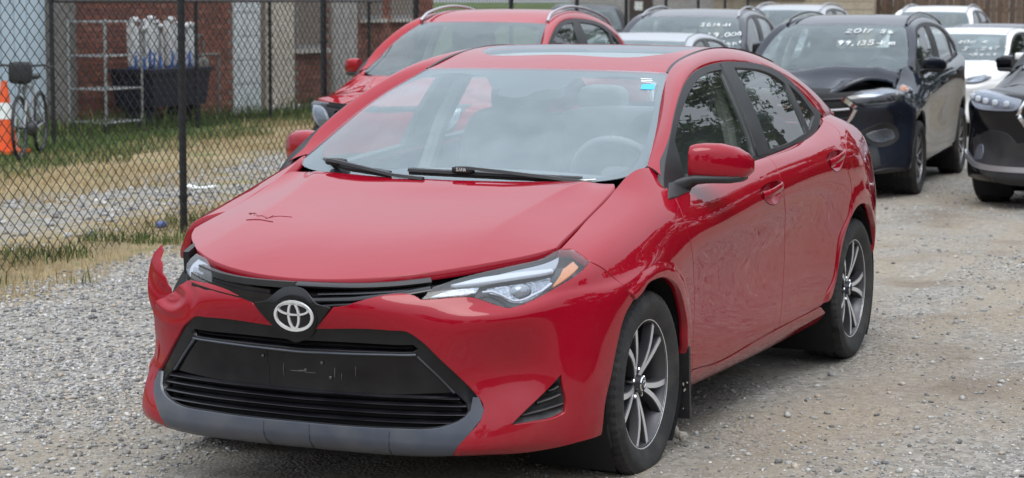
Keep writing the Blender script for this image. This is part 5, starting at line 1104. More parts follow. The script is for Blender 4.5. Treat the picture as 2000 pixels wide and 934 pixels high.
# ================= the other cars =================
def simple_wheel(name, spokes, R=.335, rr=.232): return wheel_meshes(name, R, rr, .225, spokes, mat('bright_alloy', (.55, .55, .57), .3, metal=.8), ALLOY_DARK)
W_SUV = simple_wheel('suv', 5); W_TEN = simple_wheel('ten', 10)
BG_BUMPER = [(0, .14), (1, .14), (2.5, .12), (4.2, .1), (5.4, .2), (6.085, .40, 1), (6.12, 1.664), (6.13, 2.343), (6.13, 3.06), (6.19, 3.53), (6.35, 3.743, 1), (6.15, 4.089), (5.958, 4.937), (5.414, 6.009, 1), (5.1, 6.93, 1), (4, 6.95), (2, 6.95), (0, 6.95)]
def place(t, x, y, yaw): t.location = (x, y, float(gz(x))); t.rotation_euler = (0, 0, yaw)
def bg_car(name, label, cat, spec, paint, x, y, yaw, wheel, group=None, rails=None, trim=None, roof_paint=None, mirror_m=None, hood_warp=None, tinted=None, screen=None, right_front=True, bumper=None):
    t = thing(name, label, cat, group=group); F = bender(**SPECS[spec])
    S = build_car(t, paint, F, step=.055, wheel=wheel, track=SPECS[spec]['width'] / 2 - .125, hub=.322, wb=SPECS[spec]['wb'], rails=rails, trim=trim, roof_paint=roof_paint, mirror_m=mirror_m, hood_warp=hood_warp, glass_side=tinted, glass_front=screen, right_front=right_front)
    place(t, x, y, yaw); t['spec'] = spec; del t['spec']
    bp = panel('front_bumper', S[0], bumper or cut0(BG_BUMPER), paint, t, step=.05, depth=.03)
    return t, S, bp
def bp_panel(nm, S, ol, m, parent, off=.004, sides=(1, -1), d=.012, st=.04):
    return [panel(nm, S[0], full(ol, sg), m, parent, off=off, gap=0, step=st, depth=d) for sg in sides]
DARK_GLASS = glass('dark_side_glass', (.10, .12, .12), 1.7)
NAVY = car_paint('navy_paint', (.013, .016, .025), dust_amt=.04); BLACK_P = car_paint('black_paint', (.004, .004, .006), dust_amt=.1); CHARCOAL = car_paint('charcoal_paint', (.035, .036, .045), metal=.4)
WHITE_P = car_paint('white_paint', (.72, .72, .72)); SILVER_P = car_paint('silver_paint', (.38, .39, .41), metal=.5, rough=.3); GREY_P = car_paint('grey_paint', (.22, .23, .25), metal=.5); RED2 = car_paint('bright_red_paint', (.31, .003, .011), metal=0., rough=.5)
SATIN = mat('satin_rail', (.52, .52, .54), .30, metal=.8)
BG_SCREEN = glass('far_screen_glass', (.55, .62, .62), 1.8, film_amt=.03, mirror=(.90, .98, 1.0))

def lamps(S, t, ol, inner=None, bright=.5, bezel=BLACK_GLOSS):
    for sg in (1, -1):
        h = panel('headlamp', S[0], full(ol, sg), bezel, t, off=.006, gap=0, step=.04, depth=.02)
        if inner: panel('lamp_reflector', S[0], full(inner, sg), LAMP_BOWL, h, off=.009, gap=0, step=.03, depth=.004)
        panel('lamp_lens', S[0], full(ol, sg), LAMP_CLEAR, h, off=.016, gap=.004, step=.05, depth=.012)
# --- bright red crossover by the fence
def red_hood(P): return P
t, S, bp = bg_car('crossover', 'bright red crossover with silver roof rails parked by the chain-link fence', 'car', 'red', RED2, -8.15, -3.92, .05, W_SUV, rails=SATIN, screen=BG_SCREEN, right_front=False, bumper=[a for a in full(BG_BUMPER)] + [(MID - a[0], a[1]) + a[2:] for a in ((0, 6.95), (1.9, 6.95, 1), (2.0, 5.6), (2.05, 4.3), (2.5, 3.6), (2.6, 2.4), (2.65, 1.0), (2.6, .3, 1), (0, .14))])
bp_panel('front_grille', S, [(0, 5.9), (1.06, 5.85), (2.17, 5.6), (1.98, 4.9), (2.15, 4.2, 1), (2.6, 4.0), (3.3, 5.5), (3.85, 6.55, 1), (1.9, 6.95, 1), (0, 6.95)], BLACK_GLOSS, t)
RL_ = [(3.34, 5.95, 1), (2.91, 5.98), (2.3, 4.9), (2.12, 4.3, 1), (2.6, 4.22), (3.12, 4.95)]
lamps(S, t, RL_, [(3.2, 5.8, 1), (2.9, 5.85), (2.4, 4.9), (2.25, 4.4, 1), (2.55, 4.35), (3.0, 5.0)], bezel=LAMP_GREY)
bp_panel('lower_grille', S, [(0, 1.2), (3.0, 1.3, 1), (3.6, 2.6, 1), (0, 2.6)], BLACK_TRIM, t)
for sg in (1, -1):
    for v_ in (6.15, 6.5): bar('grille_bar', S[0], [(.2, v_), (1.4, v_ + .02), (2.6, v_ + .04)], BLACK_TRIM, t, .018, .012, .006, sg)
# --- navy compact SUV with the crumpled bonnet
def crumple(P):
    x, y, z = P[..., 0], P[..., 1], P[..., 2]; f = smooth01((x - .05) / .55); l_ = smooth01((y + .1) / .75)
    ridge = .030 * np.sin(x * 7.5 + y * 5) * smooth01((x + .2) / .5) + .022 * np.sin(y * 9 - x * 5 + 1) * smooth01((x + .1) / .5)
    buck = .085 * np.exp(-((x - .10 + .1 * y) / .14) ** 2)
    return np.stack([x - .10 * f - .06 * f * l_, y, z + ridge + buck + .075 * f * l_ - .03 * smooth01((x - .5) / .3) * (1 - l_)], -1)
t, S, bp = bg_car('compact_suv', 'dark navy SUV with crumpled bonnet and white writing on its windscreen', 'car', 'navy', NAVY, -12.45, -2.02, .068, W_TEN, rails=BLACK_GLOSS, hood_warp=crumple, screen=BG_SCREEN)
navy = t
lamps(S, t, [(2.0, 5.75, 1), (2.9, 6.75), (4.8, 6.95), (6.4, 6.75, 1), (6.5, 6.3), (5.77, 5.65), (5.14, 4.7), (3.69, 4.87), (2.71, 4.95)], [(2.5, 5.85, 1), (3.2, 6.5), (4.9, 6.75), (6.1, 6.6, 1), (5.5, 6.2), (4.3, 5.95), (3.2, 5.7)])
for sg in (1, -1):
    o = panel('indicator', S[0], full([(5.6, 6.3, 1), (5.8, 6.75, 1), (6.35, 6.6, 1), (6.2, 6.2, 1)], sg), AMBER, t, off=.02, gap=0, step=.04, depth=.004)
    c = on(S[0], [MID + sg * 4.75], [5.55], .006)[0]; MB().pillow(c, (.05, .075, .075), .9).build('projector_lens', mat('projector_dark', (.05, .055, .06), .05, coat=1), t)
bp_panel('front_grille', S, [(0, 3.3), (1.7, 3.6), (2.5, 4.7, 1), (2.75, 6.6, 1), (1.5, 6.85), (0, 6.85)], DARK_IN, t)
for sg in (1, -1):
    bar('grille_surround', S[0], [(1.2, 3.2), (1.94, 3.97), (2.40, 4.7), (2.1, 5.3), (1.85, 5.6)], CHROME, t, .040, .02, .006, sg)
    for v_ in (4.1, 4.7, 5.6): bar('grille_bar', S[0], [(.0, v_ - .15), (1.0, v_ - .08), (2.1, v_)], SATIN if v_ == 4.7 else BLACK_GLOSS, t, .026, .015, .006, sg)
fog = bp_panel('fog_lamp_bezel', S, [(2.2, 3.08), (3.14, 3.45), (4.3, 3.38), (4.75, 2.9), (4.1, 2.45), (2.7, 2.5)], BLACK_TRIM, t)
for f_, sg in zip(fog, (1, -1)): panel('fog_lamp', S[0], full([(2.55, 3.05), (3.14, 3.2), (4.2, 3.14), (4.4, 2.9), (4.0, 2.72), (2.85, 2.74)], sg), LAMP_BOWL, f_, off=.010, gap=0, step=.03, depth=.005)
bp_panel('lower_grille', S, [(0, .5), (2.2, .5), (3.4, 1.3, 1), (3.0, 2.2, 1), (0, 2.3)], BLACK_TRIM, t)
bp_panel('skid_plate', S, [(0, .2), (4.2, .15), (5.2, .5), (4.0, .9), (2.4, .5), (0, .45)], BLACK_TRIM, t, off=.008)
write_on('windscreen_writing', S[2], 4.25, 2.30, '2017 Se', .088, WHITE_PAINT, [o for o in t.children if o.name.startswith('windscreen')][0], .0058, .006)
write_on('windscreen_writing', S[2], 4.05, 1.52, '99,135-km', .078, WHITE_PAINT, [o for o in t.children if o.name.startswith('windscreen')][0], .0065, .006)
# --- black SUV cut by the right edge of the frame
t, S, bp = bg_car('black_suv', 'black SUV cut off by the right edge of the photo, with jewelled headlamp', 'car', 'black', BLACK_P, -12.0, .46, -.12, W_SUV, screen=BG_SCREEN, tinted=DARK_GLASS)
lamps(S, t, [(5.0, 6.6, 1), (3.08, 6.3), (1.75, 5.75, 1), (1.83, 4.9), (2.5, 4.65), (4.05, 4.4), (5.0, 5.2)], [(4.7, 6.2, 1), (3.1, 5.95), (2.0, 5.5, 1), (2.0, 5.05), (2.6, 4.85), (4.0, 4.7), (4.75, 5.3)], bezel=LAMP_GREY)
for k_ in range(5):
    for sg in (1, -1): MB().pillow(on(S[0], [MID + sg * (2.35 + k_ * .55)], [5.25 + .07 * k_], .016)[0], (.03, .05, .05), .7).build('led_lens', LAMP_WHITE, t)
bp_panel('front_grille', S, [(0, 3.2), (1.3, 3.9), (1.72, 4.6, 1), (1.45, 5.9), (0, 6.3)], DARK_IN, t)
for sg in (1, -1): bar('grille_surround', S[0], [(0, 3.2), (1.3, 3.9), (1.76, 4.57), (1.5, 5.6), (1.2, 6.1), (0, 6.4)], CHROME, t, .034, .02, .006, sg)
fog = bp_panel('bumper_vent', S, [(4.81, 3.0, 1), (1.98, 3.35), (1.5, 2.5), (1.63, 1.85), (4.33, 1.95)], BLACK_TRIM, t)
for f_, sg in zip(fog, (1, -1)): panel('fog_lamp', S[0], full([(4.33, 2.05), (4.0, 2.75), (3.65, 2.72), (3.5, 2.1)], sg), LAMP_BOWL, f_, off=.010, gap=0, step=.03, depth=.005)
for sg in (1, -1): bar('bumper_moulding', S[0], [(0, 1.62), (1.71, 1.62), (4.28, 1.66), (5.13, 1.95), (5.9, 2.2)], SATIN, t, .045, .015, .004, sg)
bp_panel('lower_grille', S, [(0, 1.3), (2.9, 1.4), (3.1, 2.6, 1), (0, 2.8)], BLACK_TRIM, t)
# --- cars farther back
t, S, bp = bg_car('dark_suv', 'dark grey SUV with silver roof rails behind the red crossover, writing on its windscreen', 'car', 'dark', CHARCOAL, -16.9, -5.02, .16, W_SUV, rails=SATIN, screen=BG_SCREEN)
w_ = [o for o in t.children if o.name.startswith('windscreen')][0]
for tx, s_, v_ in (('SG14-H', 5.0, 1.98), ('5,49,000km', 4.85, 1.2), ('-5ones', 5.9, .5)): write_on('windscreen_writing', S[2], s_, v_, tx, .082, WHITE_PAINT, w_, .006, .006)
bp_panel('front_grille', S, [(0, 3.6), (2.4, 4.0), (2.8, 6.6, 1), (0, 6.8)], DARK_IN, t); lamps(S, t, [(3.0, 5.2, 1), (3.5, 6.7), (5.0, 6.9, 1), (5.4, 6.0, 1), (4.4, 5.1)], [(3.3, 5.5, 1), (4.8, 6.6), (4.4, 5.5)])
t, S, bp = bg_car('grey_sedan', 'silver grey car between the red crossover and the dark SUV, only its roof showing', 'car', 'sedan', SILVER_P, -14.6, -4.95, .05, W_TEN, screen=BG_SCREEN)
t, S, bp = bg_car('white_sedan', 'white sedan with faint writing on its windscreen between the navy and black SUVs', 'car', 'sedan', WHITE_P, -21.5, -2.95, -.10, W_TEN, screen=BG_SCREEN, tinted=DARK_GLASS)
w_ = [o for o in t.children if o.name.startswith('windscreen')][0]
for tx, s_, v_ in (('2011 -K', 3.9, 1.74), ('SE,247 k', 4.6, 1.07), ('-5one', 5.2, .5)): write_on('windscreen_writing', S[2], s_, v_, tx, .085, WHITE_PAINT, w_, .0055, .006)
lamps(S, t, [(2.7, 5.3, 1), (3.6, 6.6), (5.0, 6.9, 1), (5.4, 6.0, 1), (4.2, 5.1)], [(3.2, 5.5, 1), (4.8, 6.6), (4.4, 5.5)])
bp_panel('front_grille', S, [(0, 3.0), (2.0, 3.3), (2.5, 5.0, 1), (2.2, 6.4), (0, 6.6)], DARK_IN, t)
t, S, bp = bg_car('dark_sedan', 'dark sedan behind the white sedan, its roof and screen showing', 'car', 'sedan', CHARCOAL, -26.5, -3.55, .02, W_TEN, screen=BG_SCREEN)
t, S, bp = bg_car('silver_suv', 'silver SUV between the dark grey and navy SUVs, seen over their roofs', 'car', 'silver', SILVER_P, -29.5, -7.62, .08, W_SUV, rails=SATIN, screen=BG_SCREEN)
t, S, bp = bg_car('white_suv', 'white SUV with roof rails in front of the wooden fence', 'car', 'white_suv', WHITE_P, -31.5, -5.45, .09, W_SUV, rails=SATIN, screen=BG_SCREEN)
t, S, bp = bg_car('black_pickup', 'black vehicle parked beyond the chain-link fence beside the brick building', 'car', 'black', BLACK_P, -33.0, -12.6, .35, W_SUV, screen=BG_SCREEN, tinted=DARK_GLASS)
drop(W_SUV); drop(W_TEN)

# ================= brick building on the left =================
BRICK = [mat('brick_%s' % n_, c, .9, vary=.18, vscale=30, bump=.3, bscale=120) for n_, c in (('red', (.215, .075, .050)), ('brown', (.165, .062, .045)), ('pale', (.26, .105, .075)))]
MORTAR = mat('mortar', (.20, .165, .14), .95, bump=.3, bscale=90)
PALE = mat('painted_door', (.62, .66, .68), .5, vary=.08, vscale=3, dirt=(.30, .29, .27), dirt_amt=.4); CREAM = mat('cream_door', (.55, .50, .42), .55, dirt=(.28, .25, .21), dirt_amt=.4); BLUEW = mat('blue_white_cladding', (.50, .60, .68), .5, dirt=(.32, .34, .36), dirt_amt=.3)
PANE = glass('window_glass', (.25, .28, .30), 1.6); SILLM = mat('stone_sill', (.42, .40, .37), .85); PIPE_M = mat('grey_downpipe', (.16, .15, .14), .6, vary=.2)
def brick_wall(b, x0, x1, y, h, holes, front=300, bl=.225, bh=.075, sunk=.012):
    """running-bond bricks standing proud of the mortar; holes are (x0, x1, z0, z1)"""
    z0 = float(gz(x0)); mb = MB(); mb.box(((x0 + x1) / 2, y - .15, h / 2 - .2), (abs(x1 - x0), .3, h + .4))
    w = mb.build('wall', MORTAR, b)
    cells = []
    for j in range(int(h / bh)):
        n = int((x1 - x0) / bl) + 1
        for i in range(-1, n):
            a = x0 + i * bl + (j % 2) * bl / 2; c = a + bl - .012; zz = z0 + j * bh
            a, c = max(a, x0), min(c, x1)
            if c - a < .05: continue
            if any(a < q[1] and c > q[0] and zz < q[3] and zz + bh > q[2] for q in holes): continue
            cells.append((a, c, zz, rs.randint(0, 3), rs.uniform(-.002, .003)))
    base = {}; cells.sort(key=lambda q: (abs(q[2] + (q[0] + 16) * .0 - .7), -q[0]))
    vis = [q for q in cells if -.1 < q[2] < 1.75]; rest = [q for q in cells if q not in set(vis)]
    single, rest = vis[:front], vis[front:] + rest
    for a, c, zz, k, pr in single:
        key = (round(c - a, 3), k)
        if key not in base:
            q = MB(); q.box((0, 0, 0), (c - a, .02, bh - .012)); o = q.build('brick', BRICK[k], w, smooth=False); base[key] = o.data
        else: o = link(bpy.data.objects.new('brick', base[key]), w)
        o.location = ((a + c) / 2, y + .002 + pr, zz + bh / 2)
    mb = MB()
    mats_ = BRICK
    for a, c, zz, k, pr in rest: mb.m = k; mb.box(((a + c) / 2, y + .002 + pr, zz + bh / 2), (c - a, .02, bh - .012))
    if rest: kind(mb.build('brickwork', mats_, w, smooth=False), 'stuff')
    return w
def window(b, x0, x1, z0, z1, y, bars=(1, 1), fm=None):
    fm = fm or mat('window_frame_grey', (.22, .22, .22), .5); f = thing_part = None
    mb = MB(); t_ = .05
    for c, d in ((((x0 + x1) / 2, y, z0 + t_ / 2), (x1 - x0, .06, t_)), (((x0 + x1) / 2, y, z1 - t_ / 2), (x1 - x0, .06, t_)), ((x0 + t_ / 2, y, (z0 + z1) / 2), (t_, .055, z1 - z0 - 2 * t_)), ((x1 - t_ / 2, y, (z0 + z1) / 2), (t_, .055, z1 - z0 - 2 * t_))): mb.box(c, d)
    f = mb.build('window', fm, b)
    MB().box(((x0 + x1) / 2, y - .02, (z0 + z1) / 2), (x1 - x0 - .1, .006, z1 - z0 - .1)).build('pane', PANE, f)
    for k in range(1, bars[0] + 1): MB().box((x0 + (x1 - x0) * k / (bars[0] + 1), y - .004, (z0 + z1) / 2), (.025, .03, z1 - z0 - .1)).build('glazing_bar', fm, f)
    for k in range(1, bars[1] + 1): MB().box(((x0 + x1) / 2, y - .003, z0 + (z1 - z0) * k / (bars[1] + 1)), (x1 - x0 - .1, .032, .025)).build('glazing_bar', fm, f)
    MB().box(((x0 + x1) / 2, y + .06, z0 - .04), (x1 - x0 + .16, .16, .07)).build('sill', SILLM, f)
    return f
WY = -13.6
bld = thing('brick_building', 'red brick building with pale doors behind the fence on the left', 'building', (0, 0, 0))
xs_ = lambda u: None
H_ = 4.2
holes = [(-22.15, -21.38, -.3, 2.3), (-23.20, -22.35, -.3, 2.25), (-24.15, -23.32, .80, 2.2), (-25.3, -24.48, -.3, 4.2)]
brick_wall(bld, -25.3, -17.05, WY, H_, holes, 300)
mb = MB(); mb.box((-10.4, WY - .13, 1.9), (12.6, .26, 4.6)); mb.build('clad_wall', BLUEW, bld)
for k in range(46): MB().box((-4.26 - k * .27, WY + .012, 1.9), (.245, .02, 4.4)).build('cladding_board', BLUEW, bld)
MB().tube([(-16.9, WY + .12, -.3), (-16.88, WY + .10, 4.2)], .19, 14).build('downpipe', PIPE_M, bld)
d = MB().box((-21.765, WY + .01, 1.0), (.76, .05, 2.55)).build('door', PALE, bld)
for k in range(6): MB().box((-21.765, WY + .038, .1 + k * .36), (.66, .012, .30)).build('door_panel', PALE, d)
d = MB().box((-22.775, WY + .01, 1.0), (.84, .05, 2.5)).build('door', CREAM, bld)
MB().pillow((-23.05, WY + .06, .95), (.05, .06, .05), .9).build('handle', CHROME, d); MB().box((-22.775, WY + .012, 2.28), (.95, .06, .06)).build('door_head', CREAM, d)
MB().box((-22.775, WY + .10, -.12), (1.0, .3, .1)).build('step', SILLM, bld)
window(bld, -24.15, -23.32, .80, 2.2, WY - .02, (2, 2))
MB().box((-24.89, WY + .02, 2.0), (.80, .06, 4.4)).build('pilaster', mat('grey_render', (.40, .39, .37), .9, bump=.2, dirt=(.25, .24, .22), dirt_amt=.5), bld)
bld2 = thing('brick_building', 'second dark red brick building with small windows, set back beyond the first', 'building', (0, 0, 0))
WY2 = -15.4
holes2 = [(-29.75, -28.95, 1.22, 2.3), (-31.0, -30.2, 1.22, 2.3)]
brick_wall(bld2, -32.0, -26.0, WY2, 4.2, holes2, 300)
for q in holes2: window(bld2, q[0], q[1], q[2], q[3], WY2 - .02, (1, 1))
# tan building and wooden fence at the back
TAN = mat('tan_brick', (.34, .29, .22), .9, vary=.15, vscale=12, bump=.3); GREYB = mat('grey_block', (.36, .35, .34), .9, vary=.1, bump=.3)
bld3 = thing('tan_building', 'tan building with brown door and blue sign strip at the back of the lot', 'building', (0, 0, 0))
BX = -46.0
mb = MB(); mb.box((BX - .2, -16.2, 1.8), (.4, 3.9, 4.4)); mb.build('wall', GREYB, bld3)
mb = MB(); mb.box((BX - .2, -12.2, 1.8), (.4, 4.1, 4.4)); w3 = mb.build('wall', TAN, bld3)
for j in range(9):
    for i in range(9): MB().box((BX + .004, -14.0 + i * .46 + (j % 2) * .0, .45 + j * .2), (.02, .44, .18)).build('block', TAN, w3, smooth=False)
d = MB().box((BX + .02, -16.2, .95), (.06, .62, 2.2)).build('door', mat('brown_door', (.05, .032, .025), .5), bld3)
MB().box((BX + .06, -16.25, 1.42), (.01, .22, .22)).build('door_notice', PAPER, d)
MB().box((BX + .05, -12.6, 1.75), (.10, 1.5, .28)).build('sign_board', mat('sign_blue', (.03, .06, .22), .5), bld3)
wf = thing('wooden_fence', 'weathered brown board fence across the back right of the lot', 'fence', (-47, -3, -.14))
for k in range(112):
    o = MB().box((0 + rs.uniform(-.012, .012), -10.9 + k * .152, .95 + rs.uniform(-.02, .02)), (.022, .143, 1.95)).build('board', mat('fence_board_%d' % (k % 4), [(.10, .066, .045), (.13, .085, .058), (.085, .058, .044), (.115, .08, .06)][k % 4], .9, vary=.3, vscale=14), wf, smooth=False)
for zz in (.4, 1.5): MB().box((-.04, -2.4, zz), (.04, 17.0, .09)).build('rail', MATS['fence_board_0'], wf)

# ================= things by the building wall =================
GALV = mat('galvanised_wire', (.45, .46, .46), .4, metal=.7); CANVAS = mat('white_canvas', (.60, .61, .62), .9, bump=.3, bscale=40, dirt=(.35, .35, .36), dirt_amt=.4); BLUEC = mat('blue_canvas', (.04, .13, .42), .8); DKBLUE = mat('dark_blue_plastic', (.010, .013, .030), .55)
zb = -.14
rk = thing('wire_trolley', 'tall galvanised wire cage trolley standing against the brick wall', 'trolley', (-17.1, -12.95, zb))
fr = MB()
for x_ in (-.42, .42):
    for y_ in (-.28, .28): MB().tube([(x_, y_, .08), (x_, y_, 1.45)], .016, 8).build('upright', GALV, rk)
for z_, nm in ((.12, 'shelf'), (.55, 'shelf'), (.98, 'shelf'), (1.42, 'top_frame')):
    s_ = MB(); s_.tube([(-.42, -.28, z_), (.42, -.28, z_), (.42, .28, z_), (-.42, .28, z_), (-.42, -.28, z_)], .012, 6); s_ = s_.build(nm, GALV, rk)
    for k in range(9): MB().tube([(-.40 + k * .1, -.28, z_), (-.40 + k * .1, .28, z_)], .006, 5).build('wire', GALV, s_)
for x_ in (-.38, .38):
    for y_ in (-.25, .25): MB().lathe([(.0, -.02), (.05, -.02), (.05, .02), (0, .02)], 14, Matrix.Rotation(math.pi / 2, 3, 'X'), (x_, y_, .05)).build('castor', RUBBER, rk)
bn = thing('plastic_bin', 'dark blue plastic bin under the white bundles by the brick wall', 'bin', (-18.5, -13.0, zb)); q = MB(); q.box((0, 0, .50), (1.30, .6, .46), None, 1.12); q.build('tub', DKBLUE, bn); q = MB(); q.box((0, 0, .755), (1.56, .74, .05)); q.build('rim', DKBLUE, bn)
for x_ in (-.55, .55): MB().box((x_, 0, .14), (.08, .5, .28)).build('foot', DKBLUE, bn)
lab = ['%s white canvas bundle from the wire trolley, on the dark blue bin' % w for w in ['first','second','third','fourth','fifth','sixth','seventh','eighth','ninth','tenth']]
bproto = None
for k in range(10):
    if bproto is None:
        bproto = t = thing('canvas_bundle', lab[0], 'bundle', group='white canvas bundles on the blue bin')
        q = MB(); q.pillow((0, 0, .33), (.112, .13, .64), .35, None, 18, 14)
        o = q.build('wrapped_canvas', CANVAS, t, sharp=80)
        for x_ in ((-.03, .03) if True else ()): MB().pillow((x_, .01, .30 if x_ < 0 else .13), (.040, .145, .60 if x_ < 0 else .26), .5, None, 14, 12).build('stripe' if x_ > 0 else 'fold', BLUEC if x_ > 0 else CANVAS, t, sharp=80)
        MB().pillow((0, .05, .66), (.10, .12, .07), .7).build('flap', CANVAS, t, sharp=80)
    else:
        t = dup(bproto); t['label'] = lab[k]
        if k % 3 == 1:
            for ch in t.children:
                if ch.name.startswith('wrapped_canvas'): ch.material_slots[0].link = 'OBJECT'; ch.material_slots[0].material = mat('grey_canvas', (.26, .25, .25), .9, bump=.3, bscale=40)
    t.location = (-17.86 - k * .142 - (.12 if k > 4 else 0), -13.0 + rs.uniform(-.03, .03), zb + .78 - (.05 if k % 3 == 1 else 0) + rs.uniform(-.03, .02)); t.rotation_euler = (rs.uniform(-.05, .05), rs.uniform(-.07, .07), rs.uniform(-.1, .1)); t.scale = (1, 1, rs.uniform(.88, 1.04))
gm_ = thing('gas_meter', 'grey gas meter on bent pipes against the brick wall', 'gas meter', (-19.9, -13.25, zb)); MB().pillow((0, 0, .72), (.26, .2, .34), .4).build('meter_body', PIPE_M, gm_)
MB().tube([(-.08, 0, .88), (-.08, 0, 1.12), (-.04, 0, 1.2), (.05, 0, 1.2), (.09, 0, 1.12), (.09, 0, .0)], .025, 8).build('pipe', PIPE_M, gm_); MB().tube([(-.5, 0, .9), (-.5, 0, 0)], .022, 8).build('pipe', PIPE_M, gm_); MB().tube([(.09, 0, .92), (-.5, 0, .92)], .022, 8).build('pipe', PIPE_M, gm_)
# bicycle and cone
bk = thing('bicycle', 'dark bicycle with pale frame leaning by the blue-white wall', 'bicycle', (-12.75, -10.98, -.13), math.radians(24)); BF = mat('pale_frame_paint', (.30, .31, .33), .35, coat=.5)
def bwheel(x):
    w = MB().tube([(x + .33 * math.cos(a), 0, .34 + .33 * math.sin(a)) for a in np.linspace(0, 2 * math.pi, 37)], .019, 8, False).build('wheel', RUBBER, bk)
    MB().tube([(x + .305 * math.cos(a), 0, .34 + .305 * math.sin(a)) for a in np.linspace(0, 2 * math.pi, 37)], .010, 6, False).build('rim', ALLOY_DARK, w); MB().pillow((x, 0, .34), (.05, .09, .05), .8).build('hub', ALLOY_DARK, w)
    for k in range(14): a = k * 2 * math.pi / 14; MB().tube([(x, .0, .34), (x + .3 * math.cos(a), 0, .34 + .3 * math.sin(a))], .0018, 4).build('spoke', GALV, w)
bwheel(.53); bwheel(-.53)
for a, b, r in (((.30, 0, .80), (-.18, 0, .74), .017), ((.30, 0, .76), (-.08, 0, .30), .020), ((-.18, 0, .80), (-.08, 0, .30), .017), ((-.16, 0, .72), (-.53, .04, .34), .011), ((-.16, 0, .72), (-.53, -.04, .34), .011), ((-.08, .04, .30), (-.53, .04, .34), .012), ((-.08, -.04, .30), (-.53, -.04, .34), .012)): MB().tube([a, b], r, 8).build('frame_tube', BF, bk)
for s_ in (.05, -.05): MB().tube([(.28, s_ * .6, .84), (.40, s_, .60), (.53, s_, .34)], .014, 8).build('fork', BF, bk)
MB().tube([(.22, .30, .97), (.30, .22, 1.0), (.29, 0, .98), (.30, -.22, 1.0), (.22, -.30, .97)], .013, 8).build('handlebar', BLACK_TRIM, bk); MB().tube([(.29, 0, .98), (.30, 0, .80)], .014, 8).build('stem', BLACK_TRIM, bk)
MB().pillow((-.20, 0, .86), (.26, .15, .07), .7).build('saddle', BLACK_TRIM, bk); MB().pillow((.42, 0, .92), (.20, .24, .24), .45).build('bag', mat('bike_bag', (.02, .02, .022), .8), bk); MB().pillow((-.08, 0, .30), (.17, .12, .17), .8).build('crank', ALLOY_DARK, bk)
cn_ = thing('traffic_cone', 'orange traffic cone with white band behind the bicycle', 'traffic cone', (-13.0, -11.5, -.13)); OR = mat('cone_orange', (.75, .10, .02), .6)
MB().box((0, 0, .02), (.40, .40, .04)).build('base', OR, cn_); MB().lathe([(.14, .04), (.03, .80), (0, .80)], 24).build('cone_body', OR, cn_); MB().lathe([(.093, .38), (.066, .56)], 24).build('band', PAPER, cn_)
# litter on the gravel
sh = tag(MB().prism([(0, 0), (.07, -.01), (.12, .02), (.10, .05), (.03, .045)], Matrix.Translation((-.62, -1.52, .012)) @ Matrix.Rotation(.12, 4, 'Y') @ Matrix.Rotation(1.9, 4, 'Z'), .004).build('plastic_shard', GREY_TRIM), 'dark plastic shard lying on the gravel left of the red saloon', 'shard')
pp_ = MB()
for k in range(5): pp_.pillow((-9.75 + rs.uniform(-.12, .12), -7.0 + rs.uniform(-.12, .12), -.09), (.10, .08, .03), .8, None, 8, 6)
kind(tag(pp_.build('paper_litter', PAPER), 'crumpled white paper litter in the dry grass beyond the fence', 'litter'), 'stuff')
tag(MB().pillow((-6.15, -5.05, .0), (.10, .07, .05), .7, None, 10, 8).build('blue_rag', mat('faded_blue_cloth', (.10, .13, .27), .9)), 'blue rag at the foot of the near fence post', 'rag')

# ================= trees round the lot =================
def leaf_crown(seed, R, H, n, m, name, parent, z0, clumps=42):
    r = np.random.RandomState(seed); c = r.normal(0, 1, (clumps, 3)); c /= np.linalg.norm(c, axis=1)[:, None]; c *= (r.uniform(.25, 1, clumps) ** .5)[:, None] * [R, R, H / 2]; c[:, 2] += z0 + H / 2
    cr = r.uniform(.22, .42, clumps) * R * .8; k = r.randint(0, clumps, n); d = r.normal(0, 1, (n, 3)); d /= np.linalg.norm(d, axis=1)[:, None]; p = c[k] + d * (cr[k] * r.uniform(.3, 1, n) ** .6)[:, None] * [1, 1, .7]
    a = r.normal(0, 1, (n, 3)); a /= np.linalg.norm(a, axis=1)[:, None]; b = np.cross(a, r.normal(0, 1, (n, 3))); b /= np.linalg.norm(b, axis=1)[:, None]; s = r.uniform(.10, .20, n)[:, None]
    V = np.stack([p - a * s, p + b * s * .55, p + a * s, p - b * s * .55], 1).reshape(-1, 3); F = np.arange(n * 4).reshape(-1, 4)
    return arrays_mesh(name, V, F, m, parent), c
LEAF = stone_mat('leaves', [(0, (.018, .038, .010)), (.5, (.04, .075, .02)), (.9, (.085, .125, .035)), (1, (.16, .16, .04))]); BARK = mat('bark', (.075, .058, .045), .95, bump=.6, bscale=30, vary=.3)
def tree(label, x, y, h, R, seed, n=9000):
    t = thing('tree', label, 'tree', (x, y, float(gz(x)) - .1), group='leafy trees round the lot'); z0 = h * .16
    cr, cl = leaf_crown(seed, R, h - z0, n, LEAF, 'crown', t, z0)
    mb = MB(); mb.tube([(0, 0, 0), (.08, .03, h * .25), (-.05, .1, h * .5), (.03, 0, h * .8)], [.28, .22, .15, .05], 10); tr_ = mb.build('trunk', BARK, t)
    r = np.random.RandomState(seed + 1)
    for k in range(9): c = cl[k]; z_ = h * r.uniform(.22, .6); MB().tube([(0, 0, z_), tuple(c * .5 + np.array([0, 0, z_]) * .5 + [0, 0, .2]), tuple(c)], [.10, .06, .02], 6).build('limb', BARK, tr_)
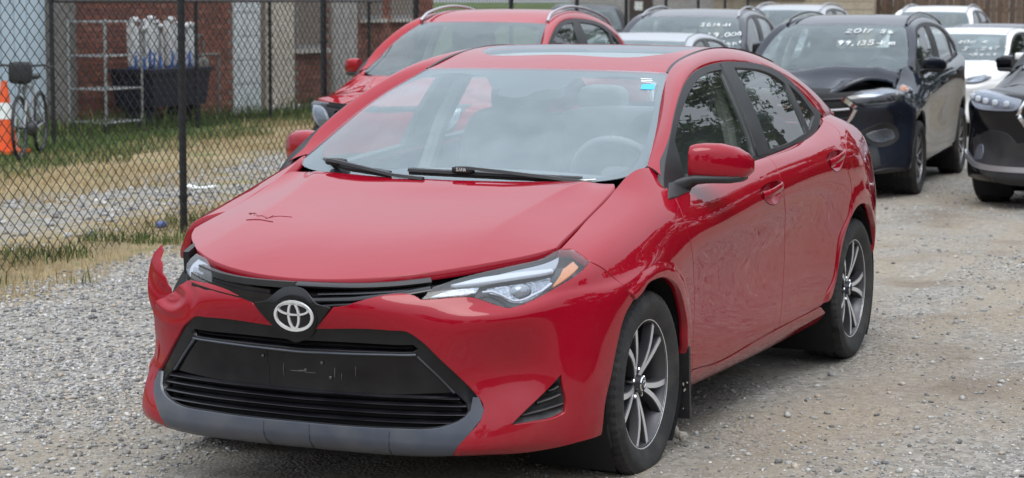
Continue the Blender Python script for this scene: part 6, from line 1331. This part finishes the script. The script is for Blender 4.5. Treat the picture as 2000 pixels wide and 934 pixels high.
def hedge(label, x, y, ln, h, seed, rz=0.):  # out of view, added as a dark backdrop for the saloon's reflections
    t = thing('hedge', label, 'hedge', (x, y, float(gz(x)) - .05), rz, 'hedges bounding the lot'); r = np.random.RandomState(seed); n = int(ln * 1500)
    p = np.stack([r.uniform(-ln / 2, ln / 2, n), r.normal(0, .32, n), 0 * r.uniform(0, 1, n)], 1); top = h * (.85 + .25 * vnoise(p[:, 0], p[:, 0] * 0, 1.3, seed)); p[:, 2] = top * r.uniform(0, 1, n) ** .7
    a = r.normal(0, 1, (n, 3)); a /= np.linalg.norm(a, axis=1)[:, None]; b = np.cross(a, r.normal(0, 1, (n, 3))); b /= np.linalg.norm(b, axis=1)[:, None]; s = r.uniform(.08, .17, n)[:, None]
    arrays_mesh('foliage', np.stack([p - a * s, p + b * s * .6, p + a * s, p - b * s * .6], 1).reshape(-1, 3), np.arange(n * 4).reshape(-1, 4), LEAF, t)
    for k in range(int(ln / 1.5)): MB().tube([(-ln / 2 + .7 + k * 1.5, 0, 0), (-ln / 2 + .75 + k * 1.5, .03, h * .8)], .04, 6).build('stem', BARK, t)
for k, (x, y, ln, h, rz) in enumerate(((-38, 8, 11, 3.2, -.1), (-27, 7.6, 11, 2.8, 0), (-16, 8.2, 11, 3.0, .05), (-5, 9.0, 11, 2.7, .1), (6, 11, 11, 3.0, .2), (16, 17, 12, 3.4, .9), (22, 27, 12, 3.2, 1.3))):
    hedge(['dense hedge at the back right end of the lot', 'hedge on the right side behind the black SUV', 'long hedge along the right side of the lot', 'low hedge on the right beside the gravel entrance', 'hedge to the right of the photographer', 'hedge across the street behind the photographer', 'hedge at the far street corner behind the photographer'][k], x, y, ln, h, 60 + k, rz)
for args in (('tall leafy tree beside the right end of the wooden fence', -34, 8.5, 12, 4.6, 21), ('broad leafy tree on the right side of the lot', -24, 10.5, 10, 4.4, 22), ('leafy tree on the right side of the lot nearest the cars', -15, 12.5, 9, 4.0, 23), ('slim leafy tree on the right side near the street', -7, 14.5, 8.5, 3.3, 24), ('leafy tree standing back at the right of the lot', -42, 3.5, 11, 4.5, 25), ('leafy street tree across from the front of the red saloon', 27, 10, 9, 4.2, 26), ('large street tree behind the photographer', 30, 22, 11, 5, 27), ('street tree past the left end of the fence', 25, -7, 9, 4, 28)): tree(*args)  # last three are out of view, added for reflections in the front bumper
